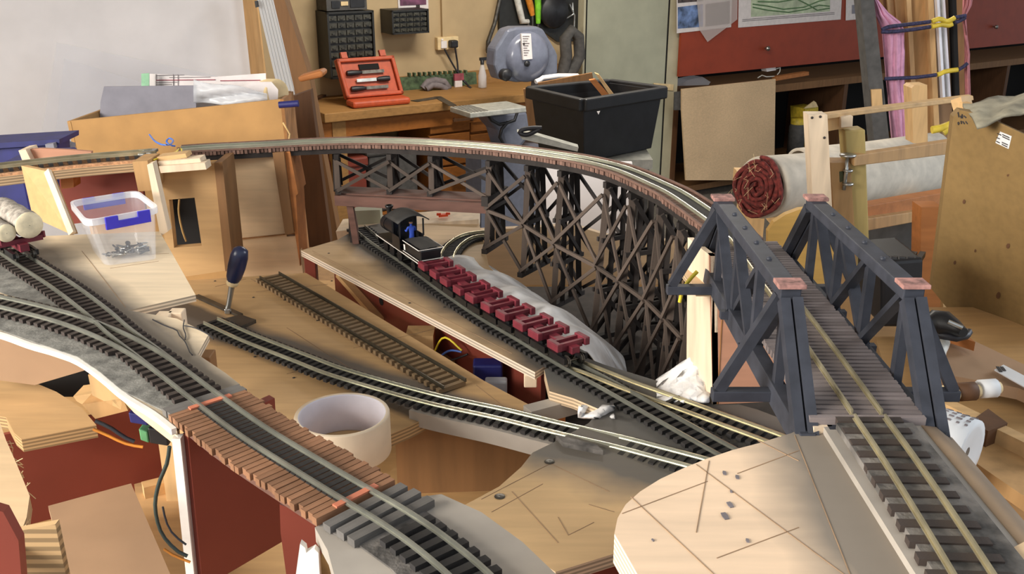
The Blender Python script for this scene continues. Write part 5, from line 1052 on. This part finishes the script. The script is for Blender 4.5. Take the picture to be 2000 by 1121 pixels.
for X,sg in((XL,-1),(XR,1)):
    b=B(); b.beam((X,0.474,bz),(X,0.795,bz),0.009,0.014); b.build('bottom_chord',bk,br,0.0006)
    b=B(); b.beam((X,Yv[0]-0.008,tz_),(X,Yv[-1]+0.008,tz_),0.0125,0.008); b.build('top_chord',bk,br,0.0008)
    for y in(Yv[0]-0.004,Yv[-1]+0.004): b=B(); b.box((X,y,tz_+0.0052),(0.0165,0.014,0.0028)); b.build('cap_plate','cap_pink',br,0.0006)
    # inclined end posts, doubled
    for y0,y1 in((Yv[0]-0.007,0.478),(Yv[-1]+0.007,0.79)):
        b=B(); b.beam((X+0.0035,y0,tz_-0.004),(X+0.0035,y1,bz+0.002),0.0058,0.0105,(0,0,1)); b.beam((X-0.0035,y0,tz_-0.004),(X-0.0035,y1,bz+0.002),0.0058,0.008,(0,0,1)); b.build('end_post',bk,br)
        b=B(); b.box((X,y1,bz-0.002),(0.0135,0.013,0.014)); b.build('shoe_block',bk,br,0.0008)
    for i,y in enumerate(Yv):
        b=B(); b.beam((X,y,bz),(X,y,tz_),0.0055,0.0065); b.build('vertical_post',bk,br)
    for i,(ya,yb_) in enumerate(((Yv[0],Yv[1]),(Yv[2],Yv[1]),(Yv[1],Yv[2]),(Yv[3],Yv[2]))):
        b=B(); b.beam((X+sg*0.002*(1 if i%2 else -1),ya,tz_-0.003),(X+sg*0.002*(1 if i%2 else -1),yb_,bz+0.005),0.0042,0.0072,(1,0,0)); b.build('diagonal_brace',bk,br)
    for i,y in enumerate((Yv[0],Yv[-1])):
        b=B(); b.beam((X-sg*0.006,y,bz-0.0015),(X+sg*0.040,y,bz-0.0015),0.008,0.007); b.build('outrigger_beam',bk,br,0.0006)
        b=B(); b.beam((X+sg*0.004,y,tz_-0.004),(X+sg*0.036,y,bz+0.002),0.0065,0.0065,(0,1,0)); b.build('outrigger_brace',bk,br)
    for y in(Yv[1],Yv[2]): b=B(); b.beam((X-sg*0.004,y,bz+0.002),(X+sg*0.010,y,bz+0.002),0.006,0.006); b.build('floor_beam',bk,br)
    b=B()
    for i in range(4):
        yy=0.585+i*0.034; b.lathe((X,yy,tz_+0.004),Z,[(0.0018,0),(0.0016,0.0012),(0.0001,0.0016)],8)
    b.build('bolt_head',bk,br)
# abutment under the bridge
t=thing('bridge_abutment',(0.205,0.76,CAMZ+TB),'pinkish plywood abutment tower under the bridge','abutment')
b=B(); b.prism([W(x,y,0.742) for x,y in((1386,500),(1398,500),(1402,574),(1600,574),(1600,780),(1392,790))],(0,0.008,0)); b.build('front_panel','ply_abut',t)
a=W(1388,500,0.742); c=W(1392,790,0.742)
b=B(); b.prism([a,c,Vector((c.x-0.014,c.y+0.05,c.z)),Vector((a.x-0.010,a.y+0.05,a.z))],(0.005,0,0)); b.build('side_panel','pine_white',t)
b=B(); b.prism([Vector((0.15,0.742,CAMZ-0.2755)),Vector((0.25,0.742,CAMZ-0.2755)),Vector((0.25,0.80,CAMZ-0.2755)),Vector((0.145,0.80,CAMZ-0.2755))],(0,0,-0.006)); b.build('top_plate','ply_pale',t)
b=B(); b.prism([W(x,y,0.7415) for x,y in((1410,640),(1413,600),(1424,545),(1422,545),(1411,600),(1408,640),(1400,790),(1402,790))],(0,0.001,0)); b.build('panel_joint','cardboard_edge',t)
b=B(); wire(b,[W(x,y,0.735) for x,y in((1362,530),(1348,545),(1334,565),(1327,592))],0.0016); tag(b.build('thick_yellow_wire','wire_yellow'),'thick yellow wire poking out beside the bridge','wire')
# far abutment under the near bridge end
b=B(); b.box((0.198,0.455,CAMZ+(TF-0.016+BASE)/2),(0.09,0.03,TF-0.016-BASE)); tag(b.build('near_abutment','redboard'),'red-brown pier under the near end of the bridge','abutment')
# ================================================================ fore track
t=thing('fore_track',Vector((0.196,0.4,CAMZ+TF)),'gold railed track on grey ballast in the right foreground','track')
lay_track(t,[Vector((0.1968,0.4775,CAMZ+ZA)),Vector((0.196,0.43,CAMZ+ZA)),Vector((0.1935,0.37,CAMZ+ZA)),Vector((0.190,0.31,CAMZ+ZA)),Vector((0.186,0.265,CAMZ+ZA))],GAUGE,0.036,0.0055,0.0035,0.0125,unit('sleeper','sleeper_brown'),'rail_gold')
# ================================================================ left junction tracks, plank deck
d1=[(61,515),(126,557),(192,607),(235,645),(297,691),(395,766),(495,838),(617,913),(706,966),(770,1004),(840,1052),(920,1119),(985,1190)]
D1=[G(x-45*0,y,ZD) for x,y in d1]; D1=[G(12,483,ZD)]+D1
t=thing('main_track',D1[4],'grey railed main track running past the plank deck','track')
Pm=spline(D1,0.0090); sbm=unit('sleeper','sleeper_brown')
def near_i(P,x,y,z): 
    p=G(x,y,z); return min(range(len(P)),key=lambda j:(P[j]-p).length)
i0=near_i(Pm,385,763,ZD); i1=near_i(Pm,770,1004,ZD)
lay_track(t,D1,GAUGE,0.033,0.0045,0.0032,0.0090,sbm,'rail_grey',s_to=i0)
for i in range(i1+1,len(Pm)):
    s,d=side(Pm,i); place(slm,'sleeper',t,Pm[i]-Z*0.005,s,0.033,0.005,0.0032)
d2=[(-60,574),(0,585.5),(66,601),(133,619),(196,642),(250,667),(300,696),(345,728),(395,766)]
D2=[G(x,y,ZD) for x,y in d2]
t=thing('branch_track',D2[1],'branch track joining the main track at the left edge','track')
D2[-1].z-=0.0002; lay_track(t,D2,GAUGE,0.033,0.0045,0.0032,0.0090,sbm,'rail_grey',s_to=23)
dk_=thing('plank_deck',G(500,860,TD),'brown plank deck laid under the main track','deck')
pm=unit('plank','deck_plank'); pg=unit('plank','deck_plank_grey')
PP=spline(D1,0.0050); a0=near_i(PP,390,769,ZD); a1=near_i(PP,762,1000,ZD); bA=near_i(PP,412,780,ZD); bB=near_i(PP,690,958,ZD)
wl=(G(320,800,ZD)-G(465,747,ZD)).length
for i in range(a0,a1+1):
    s,d=side(PP,i); br_=bA<=i<=bB
    if not br_ and i>bB and (i-bB)%2: continue
    place(pm if br_ else pg,'plank',dk_,PP[i]-Z*(0.0034+0.0022)+s*random.uniform(-0.0015,0.0015),s+d*random.uniform(-0.012,0.012),wl*0.99,0.0042 if br_ else 0.0062,0.0044+random.uniform(0,0.0004))
for i in range(bA,bB+1):
    s,d=side(PP,i); place(slm,'sleeper',dk_,PP[i]-Z*0.0040,s,0.0215,0.0040,0.0020)
for off in(-wl*0.36,wl*0.36,0): b=B(); ribbon(b,PP[a0:a1+1],0.006,0.007,-0.0078,off); b.build('bearer','girder_wood',dk_)
for f in(bA,bB):
    s,d=side(PP,f); b=B(); b.beam(PP[f]-s*0.0145-Z*0.0028,PP[f]+s*0.0145-Z*0.0028,0.0042,0.0012); b.build('copper_sleeper','cap_copper',dk_)
# ================================================================ lower tracks
t=thing('rising_track',RC[3],'track rising from the low board into the yard','track')
lay_track(t,RC,GAUGE,0.031,0.0046,0.0034,0.0088,slm,'rail_bright')
m1=[(700,440),(735,468),(795,507),(870,561),(945,611),(1020,654),(1108,706),(1190,750),(1288,805),(1360,845),(1428,882),(1520,930)]
M1=[G(x,y,ZB) for x,y in m1]
t=thing('train_track',M1[3],'long track carrying the log train into the yard','track')
lay_track(t,M1,GAUGE,0.032,0.0046,0.0034,0.0085,slm,'rail_grey')
m2=[(1108,704),(1150,718),(1220,746),(1292,772),(1400,811),(1523,856),(1640,905)]
t=thing('yard_track',G(1292,772,ZB),'right hand yard track passing under the truss bridge','track')
lay_track(t,[G(x,y,ZB) for x,y in m2],GAUGE,0.031,0.0046,0.0034,0.0085,slm,'rail_gold',s_from=13)
lp=[(955,452),(915,458),(888,474),(874,494),(873,515),(885,540),(915,572),(955,606)]
t=thing('loop_track',G(888,474,ZB),'sharply curved loop track beside the locomotive','track')
lay_track(t,[G(x,y,ZB) for x,y in lp],GAUGE,0.030,0.003,0.003,0.0055,slm,'rail_gold')
# loose track panel
LA=[G(526,534.5,TC+0.009),G(895,750,TC+0.009)]
gg=(G(505,537,TC)-G(547,532,TC)); dl=(LA[1]-LA[0]).normalized(); gw=abs(gg.cross(dl).length)
t=thing('loose_track_panel',LA[0],'loose straight panel of brown sleepered track lying on the low board','track')
mid=LA[0].lerp(LA[1],0.5)
lay_track(t,[LA[0],LA[0].lerp(LA[1],0.33),LA[0].lerp(LA[1],0.66),LA[1]],gw,gw*1.22,0.0048,0.0044,0.0100,unit('sleeper','sleeper_loose'),'rail_dark',coff=-0.0018 )
# ================================================================ log train
def frame_at(P,s_):
    acc=0
    for i in range(1,len(P)):
        l=(P[i]-P[i-1]).length
        if acc+l>=s_: 
            d=(P[i]-P[i-1]).normalized(); return P[i-1].lerp(P[i],(s_-acc)/l),d
        acc+=l
def arc(P,x,y,z):
    p=G(x,y,z); j=min(range(len(P)),key=lambda j:(P[j]-p).length); return sum((P[i]-P[i-1]).length for i in range(1,j+1))
TM=spline(M1,0.004)
def local(o,d):
    d=Vector((d.x,d.y,0)).normalized(); s=Vector((-d.y,d.x,0))   # d along, s sideways
    return lambda a,c,h: o+d*a+s*c+Z*h
def wheelset(bl,f,a,r,h0=0.0):
    for c in(-0.0078,0.0078):
        p=f(a,c,h0+r); ax=(f(a,1,0)-f(a,0,0)); bl.lathe(p-ax*0.0012,ax,[(0.0005,0),(r,0),(r,0.0018),(r*1.15,0.0018),(r*1.15,0.0026),(0.0005,0.0026)],14,False,False)
    bl.tube([f(a,-0.008,h0+r),f(a,0.008,h0+r)],0.001,6)
def sk_car(s0_,L_,label):
    o,d=frame_at(TM,s0_+L_/2); f=local(o,d)
    t=thing('log_car',o,label,'wagon','skeleton log cars of the train'); f_=f; f=lambda a,c,hh: f_(a,c,hh+0.0045)
    b=B(); b.beam(f(-L_*0.48,0,0.0115),f(L_*0.48,0,0.0115),0.009,0.007); b.build('spine','red_plastic',t,0.0006)
    for a in(-L_*0.27,L_*0.27):
        bk=B(); bk.beam(f(a-0.0048,-0.0165,0.0165),f(a-0.0048,0.0165,0.0165),0.003,0.003); bk.beam(f(a+0.0048,-0.0165,0.0165),f(a+0.0048,0.0165,0.0165),0.003,0.003)
        bk.beam(f(a,-0.012,0.0130),f(a,0.012,0.0130),0.011,0.0045)
        bk=bk.build('bunk','red_plastic',t)
        for c in(-0.0155,0.0155): q=B(); q.beam(f(a-0.0085,c,0.0155),f(a+0.0085,c,0.0155),0.0055,0.0075); q.build('chock','red_plastic',bk,0.0008)
        tk=B(); tk.beam(f_(a-0.012,-0.0115,0.0075),f_(a+0.012,-0.0115,0.0075),0.003,0.006); tk.beam(f_(a-0.012,0.0115,0.0075),f_(a+0.012,0.0115,0.0075),0.003,0.006); tk.beam(f_(a,-0.010,0.0105),f_(a,0.010,0.0105),0.008,0.005); tk=tk.build('truck','loco_black',t)
        for q in(-0.0075,0.0075): w_=B(); wheelset(w_,f_,a+q,0.0052); w_.build('wheelset','steel_dark',tk)
    b=B(); b.beam(f(-L_*0.56,0,0.008),f(L_*0.56,0,0.008),0.003,0.002); b.build('coupling','loco_black',t)
    return t
sS=arc(TM,840,541,ZB); sE=arc(TM,1128,716,ZB); nC=5; LC=(sE-sS)/nC
names=['dull red skeleton log car coupled directly behind the tender','dull red skeleton log car second behind the tender','dull red skeleton log car in the middle of the train','dull red skeleton log car last but one in the train','dull red skeleton log car at the tail of the train']
for i in range(nC): sk_car(sS+i*LC,LC,names[i])
# locomotive (faces up the line, away from the cars)
sT=arc(TM,752,481,ZB); LL=sS-sT
o,d=frame_at(TM,(sS+sT)/2); fw=local(o,-d); f=lambda a,c,hh: fw(a,c*1.2,hh*1.28)          # +a is forward (away from the cars)
t=thing('locomotive',o,'small black steam locomotive with tender at the head of the train','locomotive')
h=LL/2
b=B(); b.beam(f(-h,0,0.0125),f(h*1.0,0,0.0125),0.024,0.0045); b.build('footplate','loco_black',t,0.0005)
for c in(-0.0123,0.0123): b=B(); b.beam(f(-h,c,0.0135),f(h,c,0.0135),0.0006,0.0009); b.build('white_lining','white_edge',t)
b=B(); b.tube([f(h*0.12,0,0.0255),f(h*0.93,0,0.0255)],0.0092,18); b.tube([f(h*0.80,0,0.0255),f(h*0.96,0,0.0255)],0.0098,18); bo=b.build('boiler','loco_black',t)
b=B(); b.lathe(f(h*0.84,0,0.034),Z,[(0.0032,0),(0.003,0.007),(0.0050,0.010),(0.0050,0.012),(0.003,0.012)],14); b.build('chimney','loco_black',bo)
b=B(); b.lathe(f(h*0.5,0,0.034),Z,[(0.0045,0),(0.0045,0.004),(0.003,0.007),(0.0003,0.008)],14); b.build('steam_dome','loco_black',bo)
cab=B()
for c in(-0.0125,0.0125):
    cab.prism([f(h*0.16,c,0.0145),f(-h*0.18,c,0.0145),f(-h*0.18,c,0.027),f(h*0.16,c,0.027)],(f(0,0.0008,0)-f(0,0,0)))
    for a in(h*0.15,-h*0.17): cab.beam(f(a,c,0.026),f(a,c,0.042),0.002,0.0014)
cab.prism([f(h*0.16,-0.0125,0.0145),f(h*0.16,0.0125,0.0145),f(h*0.16,0.0125,0.041),f(h*0.16,-0.0125,0.041)],(f(0.0008,0,0)-f(0,0,0)))
cab=cab.build('cab','loco_black',t)
b=B(); rows=[[f(a,c,0.0415+0.0058*(1-(c/0.0165)**2)) for c in[-0.0165+0.0033*k for k in range(11)]] for a in(h*0.30,h*0.1,-h*0.1,-h*0.28)]; b.grid(rows); b.build('cab_roof','loco_roof',t,0,0.0012)
tn=B(); tn.beam(f(-h*0.98,0,0.0205),f(-h*0.30,0,0.0205),0.025,0.0125); tn=tn.build('tender_tank','loco_black',t,0.0012)
b=B(); rows=[[f(-h*0.98+k*h*0.68/8,-0.011+0.0022*j,0.0268+0.0025*math.sin(k/8*math.pi)*math.sin(j/10*math.pi)+random.uniform(0,0.0008)) for j in range(11)] for k in range(9)]; b.grid(rows); b.build('coal_load','loco_roof',tn)
for zz in(0.0165,0.0262):
    b=B(); b.beam(f(-h*0.985,-0.0128,zz),f(-h*0.30,-0.0128,zz),0.0005,0.0007); b.beam(f(-h*0.985,0.0128,zz),f(-h*0.30,0.0128,zz),0.0005,0.0007); b.beam(f(-h*0.987,-0.0128,zz),f(-h*0.987,0.0128,zz),0.0005,0.0007); b.build('white_lining','white_edge',tn)
b=B(); b.prism([f(-h*0.42,-0.0129,0.0185),f(-h*0.36,-0.0129,0.0185),f(-h*0.35,-0.0129,0.0235),f(-h*0.41,-0.0129,0.0235)],(f(0,0.0003,0)-f(0,0,0))); b.prism([f(-h*0.36,0.0129,0.0185),f(-h*0.42,0.0129,0.0185),f(-h*0.41,0.0129,0.0235),f(-h*0.35,0.0129,0.0235)],(f(0,0.0003,0)-f(0,0,0))); b.build('emblem','white_edge',tn)
for a in(-h*0.8,-h*0.5,h*0.1,h*0.45,h*0.75): b=B(); wheelset(b,fw,a,0.0052 if a<0 else 0.0062); b.build('wheelset','loco_black',t)
b=B(); b.prism([f(h*1.0,-0.011,0.012),f(h*1.0,0.011,0.012),f(h*1.12,0.006,0.002),f(h*1.12,-0.006,0.002)],(f(0.001,0,0)-f(0,0,0))); b.build('pilot','loco_black',t)
# driver figure in the cab: one continuous skinned body
def figure(o_f,name,label):
    J={'hip':(0,0,0.012),'waist':(0,0,0.0165),'chest':(0.0003,0,0.0215),'neck':(0.0006,0,0.0248),'head':(0.0012,0,0.0282),'top':(0.0010,0,0.0305),
       'lk':(0.0008,0.0020,0.0062),'lf':(0.0,0.0022,0.0006),'lt':(0.0022,0.0024,0.0003),'rk':(0.0008,-0.0020,0.0062),'rf':(0.0,-0.0022,0.0006),'rt':(0.0022,-0.0024,0.0003),
       'ls':(0.0002,0.0036,0.0232),'le':(0.0018,0.0048,0.0182),'lh':(0.0058,0.0046,0.0190),'rs':(0.0002,-0.0036,0.0232),'re':(0.0020,-0.0048,0.0182),'rh':(0.0058,-0.0040,0.0186)}
    Rr={'hip':.0027,'waist':.0024,'chest':.0030,'neck':.0012,'head':.0021,'top':.0014,'lk':.0015,'lf':.0011,'lt':.0008,'rk':.0015,'rf':.0011,'rt':.0008,'ls':.0014,'le':.0011,'lh':.0009,'rs':.0014,'re':.0011,'rh':.0009}
    E=[('hip','waist'),('waist','chest'),('chest','neck'),('neck','head'),('head','top'),('hip','lk'),('lk','lf'),('lf','lt'),('hip','rk'),('rk','rf'),('rf','rt'),('chest','ls'),('ls','le'),('le','lh'),('chest','rs'),('rs','re'),('re','rh')]
    ks=list(J); me=bpy.data.meshes.new(name); me.from_pydata([tuple(o_f(*J[k])) for k in ks],[(ks.index(a),ks.index(c)) for a,c in E],[])
    ob=bpy.data.objects.new(name,me); COL.objects.link(ob); me.materials.append(M['overall_blue'])
    md=ob.modifiers.new('skin','SKIN'); md.use_smooth_shade=True
    for i,k in enumerate(ks): me.skin_vertices[0].data[i].radius=(Rr[k],Rr[k])
    me.skin_vertices[0].data[0].use_root=True
    sb=ob.modifiers.new('sub','SUBSURF'); sb.levels=2; sb.render_levels=2
    return tag(ob,label,'figurine')
fig=figure(lambda a,c,hh:f(-h*0.08+a,c-0.002,0.0148+hh*0.82),'person','model person in blue overalls standing in the locomotive cab')
b=B(); c=f(-h*0.08+0.0012,-0.002,0.0148+0.0282*0.82); b.lathe(c-Z*0.0022,Z,[(0.0003,0),(0.0014,0.0004),(0.0023,0.0018),(0.0022,0.003),(0.0012,0.0044),(0.0003,0.0047)],12); b.lathe(c+(f(0.0021,0,0)-f(0,0,0))-Z*0.0002,f(1,0,0)-f(0,0,0),[(0.0005,0),(0.0001,0.0008)],6); b.build('head_skin','skin',fig)
b=B(); b.lathe(c+Z*0.0010,Z,[(0.0027,0),(0.0025,0.0009),(0.0017,0.0019),(0.0003,0.0023)],12); b.build('cap','wire_black',fig)
# ================================================================ loaded log car at the left
DM=spline(D1,0.004)
o=G(28,493,ZD); o2=G(75,524,ZD); d=(o2-o).normalized(); f=local(G(40,500,ZD),d)
t=thing('loaded_log_car',G(40,500,ZD),'dark red log wagon loaded with two grey logs','wagon')
b=B(); b.beam(f(-0.05,0,0.012),f(0.018,0,0.012),0.008,0.007); b.build('spine','red_plastic',t)
for a in(-0.03,0.006):
    bk_=B(); bk_.beam(f(a,-0.02,0.0165),f(a,0.02,0.0165),0.006,0.005); bk_=bk_.build('bunk','red_plastic',t)
    for c in(-0.019,0.019): q=B(); q.beam(f(a,c,0.016),f(a,c,0.022),0.008,0.003); q.build('chock','red_plastic',bk_)
    tk=B(); tk.beam(f(a-0.012,-0.0102,0.006),f(a+0.012,-0.0102,0.006),0.0025,0.005); tk.beam(f(a-0.012,0.0102,0.006),f(a+0.012,0.0102,0.006),0.0025,0.005); tk=tk.build('truck','loco_black',t)
    for q in(-0.0075,0.0075): w_=B(); wheelset(w_,f,a+q,0.0042); w_.build('wheelset','steel_dark',tk)
b=B(); b.beam(f(0.018,0,0.008),f(0.028,0,0.008),0.003,0.002); b.build('coupling','steel_dark',t)
def log(c0,c1,r,label):
    t=thing('log',c0,label,'log'); ax=(c1-c0); L_=ax.length
    b=B(); random.seed(int(r*1e5)); b.lathe(c0,ax,[(r*(1+0.05*math.sin(i*2.1)),L_*i/8) for i in range(9)],22); b.build('bark','bark_grey',t)
    for p,sg in((c0,-1),(c1,1)): b=B(); b.lathe(p,ax*sg,[(r*1.0,-0.0004),(r*0.96,0.0006),(r*0.5,0.0009),(0.0003,0.0009)],22); b.build('cut_end','log_end',t)
log(f(-0.060,0.0085,0.019+0.0125),f(0.014,0.0085,0.019+0.0125),0.0125,'larger grey barked log on the left wagon')
log(f(-0.060,-0.0115,0.019+0.0085),f(0.012,-0.0115,0.019+0.0085),0.0085,'smaller grey barked log on the left wagon')
# ================================================================ loose items
# roll of masking tape
c=G(668,808,TC+0.034); rr=92*(c-Vector((0,0,CAMZ))).length/F*0.985
t=thing('masking_tape',Vector((c.x,c.y,CAMZ+TC)),'nearly finished roll of cream masking tape on the low board','tape')
b=B(); zb_=CAMZ+TC; b.lathe((c.x,c.y,zb_),Z,[(rr*0.915,0),(rr*0.99,0),(rr,0.001),(rr,0.033),(rr*0.99,0.034),(rr*0.915,0.034)],56); b.build('tape_layer','tape_cream',t)
b=B(); b.lathe((c.x,c.y,zb_),Z,[(rr*0.915,0.034),(rr*0.895,0.0335),(rr*0.89,0.033),(rr*0.89,0.001),(rr*0.915,0)],56); b.build('core','tape_white',t)
# screwdriver standing on a dark metal strip
tip=G(445,607,TC+0.004); 
t=thing('metal_strip',G(440,605,TC),'dark metal strip lying at the edge of the low board','metal strip')
b=B(); b.beam(G(384,578,TC+0.002),G(470,616,TC+0.002),0.006,0.003); b.build('bar','steel_dark',t); b=B(); b.prism([G(x,y,TC+0.004) for x,y in((425,625),(470,614),(500,624),(452,645),(420,640))],(0,0,-0.004)); b.build('plate','steel_dark',t)
b=B(); b.box(tip,(0.006,0.006,0.006)); b.build('bright_nut','steel',t,0.001)
sd=thing('screwdriver',tip,'stubby screwdriver with a dark blue handle standing upright','screwdriver')
Yt=tip.y; s1=W(453,556,Yt); s2=W(470,490,Yt-0.004)
b=B(); b.tube([tip+Z*0.003,tip.lerp(s1,0.25),s1],[0.0030,0.0028,0.0034],10); b.build('shaft','steel',sd)
dd=(s2-s1); LH=dd.length; b=B(); b.lathe(s1,dd,[(0.006,0),(0.0068,0.002),(0.0068,0.005),(0.006,0.006)],18); b.build('collar','cream_card',sd)
b=B(); b.lathe(s1+dd.normalized()*0.004,dd,[(0.0062,0),(0.0085,LH*0.15),(0.0098,LH*0.45),(0.0098,LH*0.75),(0.0080,LH*0.93),(0.004,LH*1.0),(0.0003,LH*1.02)],12); b.build('handle','handle_blue',sd)
# clear clip box
fl=G(205,522,TD); fr=G(311,508,TD); bl_=G(178,470,TD)
hgt=W(166,432,fl.y-0.006).z-(CAMZ+TD)
ux=(fr-fl).normalized(); uy=Vector((-ux.y,ux.x,0)); wx=(fr-fl).length; wy=wx*0.72; c0=fl.lerp(fr,0.5)+uy*wy/2
t=thing('clip_box',Vector((c0.x,c0.y,CAMZ+TD)),'small clear plastic box with blue clips and no lid','box')
zr=W(166,432,fl.y-0.010).z-CAMZ
Q=[G(x,y,zr) for x,y in((313,405),(268,371),(133,392),(166,432))]      # rim corners: front right, back right, back left, front left
q0_=fr; qb=[fr,fr+(Q[1]-Q[0])*0.80,fl+(Q[2]-Q[3])*0.80,fl]
qb=[Vector((p.x,p.y,CAMZ+TD+0.001)) for p in qb]
def rquad(C,k,dz,n=5,r=0.16):
    m=sum(C,Vector())/4; C=[m+(p-m)*k for p in C]; o=[]
    for i in range(4):
        p=C[i]; a=p+(C[i-1]-p)*r; e=p+(C[(i+1)%4]-p)*r
        for j in range(n):
            u=j/(n-1); o.append(a*(1-u)**2+p*(2*u*(1-u))+e*u*u+Z*dz)
    return o
def rrect(hx,hy,r,z,n=5):
    o=[]
    for (sx,sy,a0) in((1,1,0),(-1,1,90),(-1,-1,180),(1,-1,270)):
        for k in range(n): a=R(a0+90*k/(n-1)); o.append(c0+ux*(sx*(hx-r)+r*math.cos(a))+uy*(sy*(hy-r)+r*math.sin(a))+Z*(z))
    return o
mq=[(a+c)/2 for a,c in zip(Q,qb)]
lv=[rquad(qb,0.97,0.0),rquad(mq,0.955,-0.001),rquad(Q,0.93,-0.003)]
n=len(lv[0]); b=B(); b.add([p for l in lv for p in l],[(i*n+k,i*n+(k+1)%n,(i+1)*n+(k+1)%n,(i+1)*n+k) for i in range(2) for k in range(n)]+[tuple(range(n))],False); b.build('box_wall','clear_plastic',t,0,0.0008)
rm=[rquad(Q,0.93,-0.006),rquad(Q,1.0,-0.006),rquad(Q,1.0,0),rquad(Q,0.93,0)]
c0=sum(qb,Vector())/4
b=B(); b.add([p for l in rm for p in l],[(i*n+k,i*n+(k+1)%n,((i+1)%4)*n+(k+1)%n,((i+1)%4)*n+k) for i in range(4) for k in range(n)]); b.build('rim','clear_rim',t)
for sy in(-1,1):
    e0,e1=(Q[3],Q[0]) if sy<0 else (Q[2],Q[1])
    ux=(e1-e0).normalized(); uy=Vector((-ux.y,ux.x,0)); wx=(e1-e0).length; ce=e0.lerp(e1,0.55 if sy<0 else 0.5)-Z*0.012; b=B()
    b.frame(ce-ux*wx*0.30-uy*0.0015,ux,uy,Z,(wx*0.60,0.003,0.007)); b.frame(ce-ux*wx*0.30-uy*0.0015+Z*0.006,ux,uy,Z,(wx*0.17,0.003,0.006)); b.frame(ce+ux*wx*0.13-uy*0.0015+Z*0.006,ux,uy,Z,(wx*0.17,0.003,0.006)); b.build('clip','clip_blue',t,0.0005)
random.seed(21)
scr=B(); scr.lathe((0,0,0),(1,0,0),[(0.0001,0),(0.0022,0.0004),(0.0008,0.0016),(0.0008,0.009),(0.0001,0.011)],7); sm1=scr.me('screw','steel'); scr=B(); scr.lathe((0,0,0),(1,0,0),[(0.0001,0),(0.0024,0.0004),(0.0009,0.0018),(0.0009,0.010),(0.0001,0.012)],7); sm2=scr.me('screw','wire_black')
for i in range(34):
    a=random.uniform(0,6.28); q=c0+ux*max(-0.018,min(0.02,random.gauss(0.003,0.009)))+uy*max(-0.014,min(0.014,random.gauss(-0.002,0.007)))+Z*(0.0022+random.uniform(0,0.004))
    o=bpy.data.objects.new('screw',sm1 if i%3==0 else sm2); COL.objects.link(o); o.location=q; o.rotation_euler=(0,random.uniform(-0.3,0.2),a)
    tag(o,'small screw lying in the clear clip box','screw','screws in the clear clip box')
